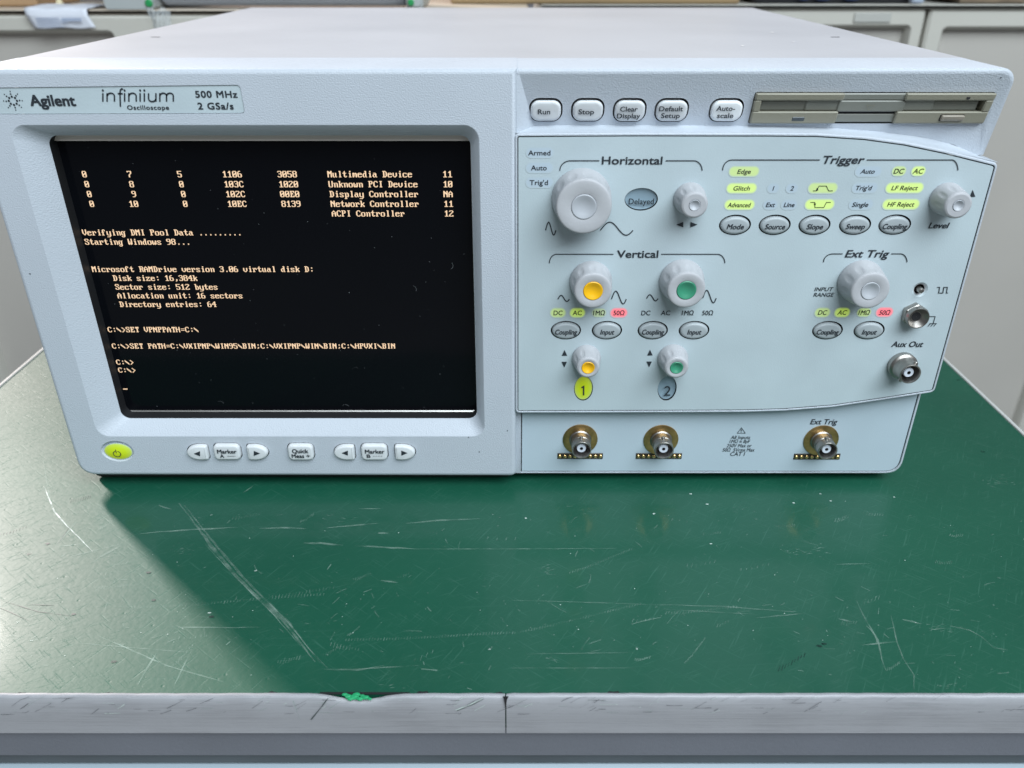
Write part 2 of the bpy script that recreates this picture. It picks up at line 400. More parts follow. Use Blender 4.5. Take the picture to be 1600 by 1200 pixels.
trail((1040, 958), (1150, 950), 26, 4, SC2); trail((420, 932), (520, 920), 20, 4, SC1); trail((1070, 1035), (1100, 1000), 12, 5, SC2); trail((1216, 1045), (1256, 1025), 9, 8, SC4)
trail((110, 782), (140, 778), 9, 6, SC4); trail((0, 835), (40, 825), 9, 5, SC4); trail((150, 918), (215, 914), 16, 4, SC2); trail((1350, 940), (1372, 935), 5, 7, SC2); trail((270, 1040), (300, 1010), 8, 5, SC2)
for u, v in ((75, 850), (178, 1034), (115, 960), (232, 895), (240, 938), (1280, 1010), (1287, 1006), (45, 866), (1535, 706), (1497, 594), (330, 964)): dab(u, v, .0009, SC4, 1.6)
for u, v in ((1079, 772), (1282, 772), (1298, 783), (1397, 777), (1111, 850), (995, 1014), (330, 805), (400, 892), (765, 1015), (1105, 788), (327, 958), (1240, 786), (822, 810), (1022, 803)): dab(u, v, .0006, SC3, 1.3)
for u, v, q in ((1277, 862, 16), (1165, 795, 10), (1465, 984, 22), (860, 1030, 14), (1240, 862, 14), (905, 795, 8), (1560, 752, 30), (280, 860, 18), (845, 890, 20), (1480, 1072, 12), (600, 1078, 12), (165, 868, 24), (60, 1000, 20), (520, 810, 12)):
    for k in range(q):                     # rubbed patches made of many tiny strokes
        a, c = u + random.gauss(0, 14), v + random.gauss(0, 4.5); l = random.uniform(2, 9); g = random.gauss(-.25, .5)
        if c < 1078: scr([(a, c), (a + l, c + l * g * .4)], random.uniform(.00018, .0005), random.choice([SC1, SC1, SC2]))
for k in range(230):                       # small nicks all over
    u = random.uniform(-20, 1620); v = random.triangular(760, 1082, 980)
    if 150 < u < 1400 and v < 770: continue
    x, y = tp(u, v); a = random.choice([random.gauss(.1, .25), random.gauss(1.0, .3), random.gauss(2.2, .5)])
    l = random.expovariate(1 / .0022) + .0004; l = min(l, .014)
    if not (BX0 + .005 < x < BX1 - .005 and BY0 + .002 < y): continue
    P = []; bx, by = x, y
    c = random.gauss(0, .07); nn = 5
    for i in range(nn + 1):
        P.append((bx, by)); bx += math.cos(a + c * i) * l / nn; by += math.sin(a + c * i) * l / nn * .8
    w = random.uniform(.00018, .0005); mt = random.choice([SC1, SC1, SC1, SC1, SC2, SC2])
    A = offset(P, w / 2, False); B = offset(P, -w / 2, False)
    if min(p[1] for p in P) < BY0 + .001: continue
    m.loft([[(p[0], p[1], hz[0]) for p in B], [(p[0], p[1], hz[0]) for p in A]], mt, closed=False); hz[0] += 1.2e-7
for k in range(230): dab(random.uniform(0, 1600), random.triangular(765, 1078, 960), random.uniform(.00014, .00034), random.choice([SC2, SC2, SC3]))
for k in range(30):                        # clusters of chatter marks
    u, v = random.uniform(60, 1560), random.uniform(800, 1060); du, dv = random.uniform(15, 45), random.gauss(-4, 8)
    trail((u, v), (u + du, min(1076, v + dv)), random.randint(4, 10), random.uniform(3, 7), random.choice([SC1, SC2]))
msc = m
zT1 = fp(800, 1145.5, BY0 - .0022)[1]; zT2 = fp(800, 1183, BY0 + .0005)[1]; zT3 = fp(800, 1198, BY0 + .0036)[1]
# edge band along the front, in two lengths with an open joint between
XJ = tp(790, 1084)[0]
def dent(x):
    d = (x - tp(562, 1086)[0]) / .011; return math.exp(-d * d)
def band(x0, x1, name):
    mb = MB(); n = max(8, int((x1 - x0) / .003)); loops = []
    for i in range(n + 1):
        x = x0 + (x1 - x0) * i / n; e = dent(x); w = .0001 * math.sin(x * 61) + .00012 * math.sin(x * 410 + 1) + .00008 * math.sin(x * 1270); k = .0006 if i in (0, n) else 0
        zt = .0010 + w * .7 - .0024 * e - k * .5; yf = BY0 - .0026 + w * .6 - .0008 * e
        loops.append([(x, y, z) for y, z in ((BY0 - .0004 - .001 * e, -.004), (BY0 - .0004 - .001 * e, zt - .0004), (BY0 - .0010 - .0008 * e, zt), (BY0 - .0019 - .0008 * e, zt - .0002), (yf, zt - .0012), (yf - .0002, -.0035 - .001 * e),
                      (BY0 - .0030, -.0085), (BY0 - .0024, -.0125), (BY0 - .0022, zT1), (BY0 + .002, zT1))])
    mb.loft(loops, TRIM, closed=False, cap0=True, cap1=True)
    return mb.build(name, bench, 50)
band(BX0 - .002, XJ - .0002, 'edge_band'); band(XJ + .0003, BX1 + .002, 'edge_band')
for xa, sgn in ((BX0, -1), (BX1, 1)):
    m = MB(); a, b = sorted((xa, xa + sgn * .0025)); box(m, a, b, BY0 + .001, BY1, zT1, .0010, mat('pale_side_band', (.55, .55, .53), .4), .0006); m.build('side_band', bench)
m = MB(); box(m, BX0, BX1, BY0 + .0005, BY1 - .02, zT2, zT1 - .0002, RAIL, .0012); m.build('rail', bench)
m = MB(); box(m, BX0 + .002, BX1 - .002, BY0 + .004, BY1 - .03, zT3, zT2 - .0002, RAILD, .002); m.build('lower_rail', bench)
m = MB(); box(m, BX0 + .002, BX1 - .002, BY0 + .0036, BY1 - .03, -.24, zT3 - .0002, RAILL, .0015); m.build('drawer_front', bench)
m = MB()
for xx in (BX0 + .01, BX1 - .05):
    for yy in (BY0 + .03, BY1 - .07):
        q = MB(); box(q, xx, xx + .04, yy, yy + .04, -.80, -.241, RAIL, .002); q.build('leg', bench)
# green chip of mat squeezed up at the dent
m = MB(); x0, y0 = tp(545, 1087)
for dx, dy, r in ((0, 0, .0012), (.0022, -.0003, .0014), (.0046, -.0012, .0011), (.0068, -.0006, .0012), (-.0014, .0008, .0009), (.0030, .0008, .0011), (.0055, .0002, .0008), (.0084, -.0012, .0007), (.0010, -.0012, .0010)):
    loops = []
    for i in range(1, 6):
        ph = math.pi * i / 6; loops.append([(x0 + dx + r * 1.3 * math.sin(ph) * math.cos(k * .785) * random.uniform(.75, 1.2), y0 + dy - .0008 + r * math.sin(ph) * math.sin(k * .785) * random.uniform(.75, 1.2) * .8, .0006 + r * .62 * math.cos(ph)) for k in range(8)])
    m.loft(loops, CHIP, cap0=True, cap1=True)
m.build('torn_mat_edge', bench, 25)
# dark gaps where the band has pulled away
m = MB()
for u, w, d in ((425, 16, 5), (660, 20, 6), (780, 14, 4), (958, 22, 5), (840, 8, 2), (35, 16, 3), (170, 14, 3), (845, 10, 3)):
    x, y = tp(u, 1084); k = w / 4040
    pts = [(x + k * (t - .5), y - .0003 + (d / 4200 * random.uniform(.5, 1.2) if 0 < i < 6 else 0), .0003) for i, t in enumerate([0, .15, .3, .5, .7, .88, 1])]
    m.add([(x - k * .5, y - .0012, .0003), (x + k * .5, y - .0012, .0003)][::1] + pts[::-1], [list(range(9))], GAP)
m.add([(x, y, .00035) for x, y in ((tp(500, 1084)[0], BY0 - .0009), (tp(640, 1084)[0], BY0 - .0009), (tp(640, 1084)[0], BY0 + .0002), (tp(500, 1084)[0], BY0 + .0003))], [[0, 1, 2, 3]], GAP)
msc.absorb(m); msc.build('scratch_marks', bench)
# nicks cut in the band
m = MB()
def nick(pts, w, mt):
    P = [fp(u, v, BY0 - .0031) for u, v in pts]; ribbon(m, P, w, BY0 - .0033, mt)
m.poly([fp(785, 1087, BY0 - .0031), fp(787.5, 1092, BY0 - .0031), fp(789.3, 1104, BY0 - .0031), fp(790.5, 1104, BY0 - .0031), fp(792.2, 1092, BY0 - .0031), fp(795, 1087, BY0 - .0031)], BY0 - .0034, GAP)
nick([(513, 1090), (500, 1107), (486, 1124)], .0004, SC4); nick([(712, 1109), (735, 1100), (755, 1090)], .0005, SC3); nick([(714, 1110), (737, 1101), (757, 1091)], .0003, SC4)
nick([(458, 1094), (468, 1122)], .0004, SC2); nick([(575, 1103), (584, 1111)], .0012, SC2)
for k in range(150):
    u = random.uniform(0, 1600); v = random.uniform(1089, 1116); l = random.uniform(3, 28); s = random.choice([random.uniform(-.1, .1), random.uniform(-1.5, -.6)])
    nick([(u, v), (u + l * .5, v + s * l * .25 + .3), (u + l, min(1118, max(1088, v + s * l * .5)))], random.uniform(.0001, .00028), random.choice([SCD, SCD, SC2, SC3]))
m.build('band_groove', bench)

# ================================================================= OSCILLOSCOPE
XL, XR, XS = -.2280, .2095, fp(807, 450, 0)[0]
ZT, ZB, YB = .2101, fp(450, 743.5, 0)[1], .038
osc = thing('oscilloscope', 'pale grey oscilloscope with a lit black screen of white text, on the green bench', 'oscilloscope', (0, .2, 0))
def part(mb, name, parent=None, angle=38, label=None):
    o = mb.build(name, parent or osc, angle)
    if label: o['label'] = label
    return o
# ---- case
m = MB(); c0 = rrect(XL + .0012, XR - .0012, ZB + .0005, ZT - .0004, .0035, 5)
m.loft([lp(offset(c0, -.0008), YB + .0006), lp(c0, YB + .0014), lp(c0, .408), lp(offset(c0, -.004), .412)], COVER, cap0=True, cap1=True)
for u, v, w in ((243, 57, 9), (1305, 57, 9)):
    x, y = tp(u, v, ZT); m.add([(x - .0025, y - .0008, ZT - .0002), (x + .0025, y - .0008, ZT - .0002), (x + .0025, y + .0008, ZT - .0002), (x - .0025, y + .0008, ZT - .0002)], [[0, 1, 2, 3]], GAP)
mcase = m
m = MB(); box(m, XL + .0015, XS - .002, .0085, .400, .0006, ZB + .003, RUBBER, .002); box(m, XS - .0018, XR - .004, .0160, .400, .0006, ZB + .003, RUBBER, .002); part(m, 'added_light_block')  # blocks added under the case to stop light and leave a dark band
m = MB()                                   # worn spots on the lid
for u, v, r in ((1207, 50, .0016), (1160, 71, .0014), (1240, 65, .0007), (468, 91, .0004)):
    x, y = tp(u, v, ZT); m.add([(x + r * math.cos(k) * random.uniform(.4, 1.1) * .7, y + r * 1.6 * math.sin(k) * random.uniform(.4, 1.1), ZT - .0001) for k in range(6)], [list(range(6))], mat('chipped_primer', (.8, .8, .8), .6))
mcase.absorb(m); case = part(mcase, 'case')
for sx in (XL + .02, XR - .045):
    for yy in (.03, .36):
        m = MB(); box(m, sx, sx + .025, yy, yy + .025, .0001, ZB + .001, RUBBER, .001); part(m, 'foot')

# ---- pixel-defined outlines on the front
def P(pts, y=0.): return [fp(u, v, y) for u, v in pts]
def kx(u0, u1, v0, v1, y):                 # pixel box -> x0,x1,z0,z1 on a plane
    yy = y((u0 + u1) / 2, (v0 + v1) / 2) if callable(y) else y
    um, vm = (u0 + u1) / 2, (v0 + v1) / 2
    return fp(u0, vm, yy)[0], fp(u1, vm, yy)[0], fp(um, v1, yy)[1], fp(um, v0, yy)[1]

# left half of the front frame, round the display
inset = rrect(fp(95, 480)[0], fp(754, 480)[0], fp(450, 682)[1], fp(450, 195)[1], .0065, 8)
INY = .0075
aper = rrect(fp(145, 480, INY)[0], fp(741.5, 480, INY)[0], fp(450, 653.5, INY)[1], fp(450, 211.5, INY)[1], .0045, 8)
GY = .0140
gx0, gx1 = fp(154.5, 480, GY)[0], fp(741.0, 480, GY)[0]; gz0, gz1 = fp(450, 641, GY)[1], fp(450, 219.5, GY)[1]
outL = roundpoly([(XL, ZB), (XS, ZB - .0006), (XS, ZT), (XL, ZT)], [.0095, .0032, 0, .0065])
keys_l = []                                 # (kind, loop) cut in the left half
def arrowkey(u0, u1, v0, v1, left):
    x0, x1, z0, z1 = kx(u0, u1, v0, v1, 0); cz = (z0 + z1) / 2; h = (z1 - z0) / 2; pts = []
    w = x1 - x0
    for k in range(13):                    # blunt half-oval nose
        a = R(90 + 180 * k / 12); pts.append((x0 + w * .62 + w * .62 * math.cos(a), cz + h * math.sin(a)))
    pts += roundpoly([(x1, z0 + .0002), (x1, z1 - .0002)], 0)
    pts = pts[:]; 
    if not left: pts = [(x0 + x1 - p[0], p[1]) for p in pts][::-1]
    pts = roundpoly(pts, [0] * 13 + [.0019, .0019] if left else [.0019, .0019] + [0] * 13, 4)
    if area2(pts) < 0: pts = pts[::-1]
    return pts
LK = []
for (u0, u1, v0, v1), nm in (((334, 378, 691.5, 717), 'mA'), ((449.5, 492, 691.5, 717.5), 'qm'), ((563.5, 607, 691.5, 717.5), 'mB')):
    LK.append((nm, rrect(*kx(u0, u1, v0, v1, 0), .0030, 6)))
for (u0, u1, v0, v1), left, nm in (((292, 327.5, 692.5, 717.5), True, 'la'), ((386, 421, 692.5, 717.5), False, 'ra'), ((521, 556, 692.5, 717.5), True, 'lb'), ((616, 650.5, 692.5, 717.5), False, 'rb')):
    LK.append((nm, arrowkey(u0, u1, v0, v1, left)))
px0, px1, pz0, pz1 = kx(158, 209, 689, 721, 0)
powl = ell((px0 + px1) / 2, (pz0 + pz1) / 2, (px1 - px0) / 2, (pz1 - pz0) / 2)
lab = roundpoly([fp(-6, 179), fp(383, 177.5), fp(375, 132.5), fp(-13, 137)], .0018, 5)
m = MB()
fr = offset(outL, -.0022)
m.holed(fr, [inset] + [k[1] for k in LK] + [powl, lab], lambda x, z: 0., BEZEL)
arc = [lp(offset(outL, -.0022 * (1 - math.sin(R(a)))), .0022 * (1 - math.cos(R(a)))) for a in (0, 22, 45, 68, 90)]
m.loft(arc[::-1] and [lp(outL, YB)] + arc[::-1], BEZEL)
i2 = [lp(offset(inset, -.0004), .0002), lp(offset(aper, .0006), INY - .0006), lp(offset(aper, 0), INY), lp(aper, GY + .003)]
m.loft([lp(inset, 0)] + i2, BEZEL, mts=[BEZEL, BEZEL, BEZEL, BLACK])
for nm, l in LK:
    m.loft([lp(l, 0), lp(offset(l, -.0001), .0003), lp(l, .005)], BEZEL, mts=[BEZEL, GAP])
m.loft([lp(powl, 0), lp(offset(powl, -.0008), .0012), lp(offset(powl, -.0020), .0017), lp(offset(powl, -.0021), .004)], BEZEL)
m.loft([lp(lab, 0), lp(lab, .0008)], BEZEL)
frame = part(m, 'front_frame')

# ---- upper right zone: slants back towards the control panel
ZL0 = fp(1000, 196, .009)[1]
def yU(x, z): return .0008 + .0084 * max(0., min(1.15, (ZT - z) / (ZT - ZL0)))
def fpu(u, v):
    y = .005
    for _ in range(8): x, z = fp(u, v, y); y = yU(x, z)
    return x, z
def yuv(u, v):
    x, z = fpu(u, v); return yU(x, z)
ledge = [fpu(u, v) for u, v in ((834, 196), (900, 195.5), (1000, 195.5), (1100, 196), (1200, 197), (1300, 200), (1380, 206), (1440, 214), (1490, 226), (1520, 235.5))]
xrr = XR
sil = [(XR, fp(1540, 243, .0092)[1])] + [(XR - .0075 + .0075 * math.cos(R(a)), ZT - .0075 + .0075 * math.sin(R(a))) for a in range(0, 91, 10)] + [(XS - .0026, ZT - .0002)]
silf = offset(sil, -.0022, False)
ledge[-1] = (silf[0][0] - .0012, silf[0][1] - .0003)
U5 = [(826.5, 879, 152, 191), (892.3, 944.5, 152, 191), (957.7, 1010, 152, 191.5), (1022.7, 1076, 152, 191.5), (1108, 1161.5, 152, 191.5)]
UK = [rrect(*kx(*b, yuv), .0042, 6) for b in U5]
fdx0, fdx1, fdz0, fdz1 = kx(1174, 1545, 142.5, 194.5, yuv)
fdl = rrect(fdx0, fdx1, fdz0, fdz1, .0008, 2)
m = MB()
outer = ledge + [silf[0]] + silf[1:] 
outer[-1] = (XS + .0010, silf[-1][1])
m.holed(outer, UK + [fdl], yU, BEZEL)
arcs = []
for a in (0, 22, 45, 68, 90):
    d = -.0022 * (1 - math.sin(R(a))); o = offset(sil, d, False); o[-1] = (XS - .0026 if a > 60 else XS + .0010, o[-1][1])
    arcs.append([(p[0], yU(*p) + .0022 * (1 - math.cos(R(a))), p[1]) for p in o])
m.loft(arcs + [[(p[0], YB, p[1]) for p in sil]], BEZEL, closed=False)
m.loft([[a_[-1] for a_ in arcs], [(XS - .0030, max(.0002, a_[-1][1] - .0004), a_[-1][2]) for a_ in arcs]], BEZEL, closed=False)
# slope on the left side of the zone
sl = [(XS + .0010, silf[-1][1]), ledge[0]]
a, b = Vector(sl[0]), Vector(sl[1]); L1 = []; L2 = []
for k in range(9):
    q = a.lerp(b, k / 8); L1.append((q.x, yU(q.x, q.y), q.y)); L2.append((XS - .0026, .00015, q.y - (.0010 + .0040 * k / 8 if k else 0)))
m.loft([L1, L2], BEZEL, closed=False)
# ledge down to the control panel rim
pl_top = [(810, 214.5), (900, 213.8), (1000, 213.3), (1100, 213.5), (1200, 213.6), (1275, 214.2), (1350, 219), (1412, 227.5), (1475, 240.6), (1553, 260)]
pl = [(810, 641), (950, 640.8), (1100, 640.3), (1160, 639.9), (1225, 638), (1300, 632.3), (1375, 621.5), (1456, 609)] + [(1553, 260)] + pl_top[:-1][::-1]
PL = P(pl); PL = roundpoly(PL, [.0005] + [0] * 6 + [.0012, .0012] + [0] * 8 + [.0005], 3)
RIM = offset(PL, .0017)
rim_top = [fp(u, v - 6.3, 0) for u, v in pl_top]; rim_top[0] = (XS - .0016, rim_top[0][1]); rim_top[-1] = fp(1561.5, 254.5, 0)
def resamp(pts, n):
    d = [0]
    for i in range(1, len(pts)): d.append(d[-1] + (Vector(pts[i]) - Vector(pts[i - 1])).length)
    out = []
    for k in range(n):
        t = d[-1] * k / (n - 1); i = max(j for j in range(len(d)) if d[j] <= t + 1e-12); i = min(i, len(pts) - 2)
        f = (t - d[i]) / max(1e-9, d[i + 1] - d[i]); out.append(tuple(Vector(pts[i]).lerp(Vector(pts[i + 1]), f)))
    return out
LA = resamp(ledge, 40); LB = resamp(rim_top, 40)
rows = []
for t in (0, .12, .3, .55, .8, 1):
    w = t ** 1.0; bul = .0010 * math.sin(math.pi * t)
    rows.append([(a[0] + (b[0] - a[0]) * t, yU(*a) * (1 - w) + .0004 * w + bul * .6, a[1] + (b[1] - a[1]) * t - bul * .5) for a, b in zip(LA, LB)])
m.loft(rows, BEZEL, closed=False)
# right end of the ledge
e1 = [r[-1] for r in rows]; m.loft([e1, [(p[0] - .0002, YB, p[2]) for p in e1]], BEZEL, closed=False)
for l in UK: m.loft([[(p[0], yU(*p), p[1]) for p in l], [(p[0], yU(*p) + .005, p[1]) for p in l]], GAP)
m.loft([[(p[0], yU(*p), p[1]) for p in fdl], [(p[0], yU(*p) + .012, p[1]) for p in fdl]], GAP)
part(m, 'upper_fascia')

# ---- control panel block: rim, groove, printed plate with holes
def oval(u, v, w, h, y=0.):
    x, z = fp(u, v, y); sx, sz = pxs(u, v, y); return ell(x, z, w * sx / 2, h * sz / 2)
OV = [((1148.4, 351.4, 50, 32), 'Mode', 28), ((1210.4, 351.4, 50, 32), 'Source', 33), ((1272.6, 351.4, 50, 32), 'Slope', 27), ((1336, 351.2, 50, 32), 'Sweep', 31), ((1398, 351, 51, 32), 'Coupling', 40),
      ((884.2, 516, 47.5, 29), 'Coupling', 36), ((948.3, 516, 47.5, 29), 'Input', 23), ((1019.9, 516, 47.5, 29), 'Coupling', 36), ((1084.4, 516, 48, 29), 'Input', 23), ((1292.9, 516, 48, 29), 'Coupling', 36), ((1357.9, 516, 48.5, 29), 'Input', 24)]
LE = [((1002, 311.5, 52, 35.5), 'Delayed'), ((911.7, 607, 29.5, 38), '1'), ((1042.4, 607, 29.5, 38), '2')]
ovl = [oval(*o[0]) for o in OV]; lel = [oval(*o[0]) for o in LE]
hx, hz_ = fp(1437.5, 452.5); hole = ell(hx, hz_, .0036, .0036, 40)
m = MB()
m.loft([lp(RIM, YB), lp(RIM, .0006), lp(offset(RIM, -.0002), .0001), lp(offset(RIM, -.0006), -.0003), lp(offset(PL, .0006), -.0003), lp(offset(PL, .0004), 0), lp(offset(PL, .0004), .003)], BEZEL, mts=[BEZEL] * 5 + [GAP])
block = part(m, 'panel_rim')
m = MB()
m.holed(PL, ovl + lel + [hole], lambda x, z: 0., PANEL)
m.loft([lp(PL, .0025), lp(PL, 0)], PANEL)
for l in ovl: m.loft([lp(l, 0), lp(l, .004)], GAP)
for l in lel: m.loft([lp(l, 0), lp(l, .004)], GAP)
m.loft([lp(hole, 0), lp(offset(hole, -.0008), .0006), lp(offset(hole, -.0012), .0009), lp(offset(hole, -.0013), .008)], KNOB, mts=[PANEL, KNOB, GAP])
panel = part(m, 'control_panel')
m = MB(); m.poly(offset(PL, -.001), .0041, GAP); m.poly([(XS - .02, ZB + .02), (XL + .02, ZB + .02), (XL + .02, ZB + .004), (XS - .02, ZB + .004)], .0052, GAP)
part(m, 'key_board')

# ---- lower input panel
LY = .0060
lo = P([(806, 737.5), (1409, 737.5), (1447.5, 618.5), (1300, 640), (1100, 646), (806, 646)], LY); lo = [lo[0], lo[1], (fp(1447.5, 618.5, LY)[0], lo[2][1]), lo[3], lo[4], lo[5]]
ZQ = fp(1100, 738.5, LY + .001)[1]
lo = [(XS - .001, ZQ), (fp(1411, 737, LY)[0] + .0010, ZQ), (XR - .0015, lo[2][1] + .004), (lo[3][0], lo[3][1] + .004), (lo[4][0], lo[4][1] + .004), (XS - .001, lo[5][1] + .004)]
lo[1] = (XR - .0015, ZQ)
LO = roundpoly(lo, [0, .0085, 0, 0, 0, 0], 8)
li = [(fp(814.5, 690, LY)[0], ZQ + .0014), (XR - .0032, ZQ + .0014), (XR - .0032, lo[2][1]), lo[3], lo[4], (fp(814.5, 690, LY)[0], lo[5][1])]
LI = roundpoly(li, [0, .0075, 0, 0, 0, 0], 8)
m = MB(); m.loft([lp(LO, YB), lp(LO, LY + .0010), lp(offset(LO, -.0005), LY - .0001), lp(offset(LI, .0003), LY - .0003), lp(offset(LI, .0001), LY + .0002), lp(LI, LY + .003)], BEZEL, mts=[BEZEL] * 4 + [GAP])
part(m, 'lower_rim')
m = MB(); LIs = offset(LI, -.0004); m.holed(LIs, [], lambda x, z: LY, LOWER); m.loft([lp(LIs, LY + .003), lp(LIs, LY)], LOWER)
lower = part(m, 'input_panel')

# ---- display
m = MB(); e = .0006
g = [(gx0, gz0), (gx1, gz0), (gx1, gz1), (gx0, gz1)]
m.poly(g, GY, GLASS)
for k in range(70):
    x = random.uniform(gx0, gx1); z = random.uniform(gz0, gz1); r = random.uniform(.00008, .00022)
    m.add([(x + r * random.uniform(.5, 2.2) * math.cos(q), GY - .0002, z + r * random.uniform(.5, 1.3) * math.sin(q)) for q in range(6)], [list(range(6))], DUST)
for u, v in ((650, 455), (705, 420), (560, 575), (180, 580), (350, 630), (545, 634)):
    x, z = fp(u, v, GY); a = random.uniform(0, 3); ribbon(m, [(x + .0004 * i * math.cos(a + i * .12), z + .0004 * i * math.sin(a + i * .12)) for i in range(9)], .00012, GY - .0002, DUST)
disp = part(m, 'display')
m = MB()
go = [(gx0 - e, gz0 - e), (gx1 + e, gz0 - e), (gx1 + e, gz1 + .006), (gx0 - e, gz1 + .006)]
m.loft([[(go[0][0], GY - .0006, go[0][1]), (go[1][0], GY - .0006, go[1][1]), (go[2][0], GY - .0006, go[2][1]), (go[3][0], GY - .0006, go[3][1])], lp(g, GY - .0001)], SILVER)
m.poly([(gx0, gz1 + .0003), (gx1, gz1 + .0003), (gx1, gz1 + .006), (gx0, gz1 + .006)], GY - .0022, mat('strip_reflection_tone', (.80, .74, .68), .3))  # top strip: pale colour stands in for the room's reflection
part(m, 'display_frame')
m = MB(); sur = rrect(gx0 - .012, gx1 + .012, gz0 - .012, gz1 + .012, .002, 2)
m.poly(sur, GY + .0022, BLACK)
w_ = [(gx0 - e, gz0 - e), (gx1 + e, gz0 - e), (gx1 + e, gz1 + .02), (gx0 - e, gz1 + .02)]
part(m, 'display_surround')
FONT = {'0': '7CC6C6CEDEF6E6C6C67C', '1': '1838781818181818187E', '2': '7CC6060C183060C0C6FE', '3': '7CC606063C060606C67C', '4': '0C1C3C6CCCFE0C0C0C1E', '5': 'FEC0C0C0FC060606C67C', '6': '3860C0C0FCC6C6C6C67C',
 '7': 'FEC606060C1830303030', '8': '7CC6C6C67CC6C6C6C67C', '9': '7CC6C6C67E0606060C78', ':': '00001818000000181800', ';': '0000181800000018183000', ',': '0000000000000018181830', '.': '00000000000000001818', '=': '0000007E00007E000000',
 '>': '006030180C060C183060', '\\': '0080C0E070381C0E0602', '_': '0000000000000000000000FFFF', 'A': '10386CC6C6FEC6C6C6C6', 'B': 'FC6666667C66666666FC', 'C': '3C66C2C0C0C0C0C2663C', 'D': 'F86C6666666666666CF8', 'E': 'FE6662687868606266FE',
 'H': 'C6C6C6C6FEC6C6C6C6C6', 'I': '3C18181818181818183C', 'M': 'C6EEFEFED6C6C6C6C6C6', 'N': 'C6E6F6FEDECEC6C6C6C6', 'P': 'FC6666667C60606060F0', 'R': 'FC6666667C6C666666E6', 'S': '7CC6C660380C06C6C67C', 'T': '7E7E5A1818181818183C',
 'U': 'C6C6C6C6C6C6C6C6C67C', 'V': 'C6C6C6C6C6C6C66C3810', 'W': 'C6C6C6C6D6D6D6FEEE6C', 'X': 'C6C66C7C38387C6CC6C6', 'a': '000000780C7CCCCCCC76', 'b': 'E06060786C666666667C', 'c': '0000007CC6C0C0C0C67C', 'd': '1C0C0C3C6CCCCCCCCC76',
 'e': '0000007CC6FEC0C0C67C', 'f': '386C6460F060606060F0', 'g': '00000076CCCCCCCCCC7C0CCC78', 'i': '1818003818181818183C', 'k': 'E06060666C78786C66E6', 'l': '3818181818181818183C', 'm': '000000ECFED6D6D6D6C6', 'n': '000000DC666666666666',
 'o': '0000007CC6C6C6C6C67C', 'p': '000000DC66666666667C6060F0', 'r': '000000DC76666060 60F0'.replace(' ', ''), 's': '0000007CC660380CC67C', 't': '103030FC30303030361C', 'u': '000000CCCCCCCCCCCC76', 'v': '000000C6C6C6C6C66C38',
 'w': '000000C6C6D6D6D6FE6C', 'y': '000000C6C6C6C6C6C67E060CF8', 'z': '000000FECC183060C6FE'}
ROWS = {0: [(3, '0'), (12, '7'), (22, '5'), (31, '1106'), (42, '3058'), (52, 'Multimedia Device'), (75, '11')], 1: [(3, '0'), (12, '8'), (22, '0'), (31, '103C'), (42, '1020'), (52, 'Unknown PCI Device'), (75, '10')],
 2: [(3, '0'), (12, '9'), (22, '0'), (31, '102C'), (42, '00E0'), (52, 'Display Controller'), (75, 'NA')], 3: [(3, '0'), (11, '10'), (22, '0'), (31, '10EC'), (42, '8139'), (52, 'Network Controller'), (75, '11')],
 4: [(52, 'ACPI Controller'), (75, '12')], 6: [(0, 'Verifying DMI Pool Data .........')], 7: [(0, 'Starting Windows 98...')], 10: [(0, 'Microsoft RAMDrive version 3.06 virtual disk D:')], 11: [(4, 'Disk size: 16,384k')],
 12: [(4, 'Sector size: 512 bytes')], 13: [(4, 'Allocation unit: 16 sectors')], 14: [(4, 'Directory entries: 64')], 17: [(0, 'C:\\>SET VPNPPATH=C:\\')], 19: [(0, 'C:\\>SET PATH=C:\\VXIPNP\\WIN95\\BIN;C:\\VXIPNP\\WIN\\BIN;C:\\HPVXI\\BIN')],
 21: [(0, 'C:\\>')], 22: [(0, 'C:\\>')], 24: [(0, '_')]}
tx0 = fp(143.5, 420, GY)[0]; cw = (fp(618, 539, GY)[0] - tx0) / 63.0
zr0 = fp(400, 273, GY)[1]; zr1 = fp(400, 605, GY)[1]; ch = (zr0 - zr1) / 24.15
m = MB()
for r, items in ROWS.items():
    for c, s_ in items:
        for i, chh in enumerate(s_):
            if chh == ' ': continue
            hx_ = FONT[chh]; x = tx0 + (c + i) * cw; ztop = zr0 - r * ch + ch * .5
            for q in range(len(hx_) // 2):
                bits = int(hx_[q * 2:q * 2 + 2], 16); k = 0
                while k < 8:
                    if bits >> (7 - k) & 1:
                        k0 = k
                        while k < 8 and bits >> (7 - k) & 1: k += 1
                        za = ztop - (q + 2) * ch / 16; zb = za - ch / 16 * 1.02; xa, xb = x + k0 * cw / 8, x + k * cw / 8
                        m.add([(xa, GY - .0001, zb), (xb, GY - .0001, zb), (xb, GY - .0001, za), (xa, GY - .0001, za)], [[0, 1, 2, 3]], LCDT)
                    else: k += 1
part(m, 'text', disp)

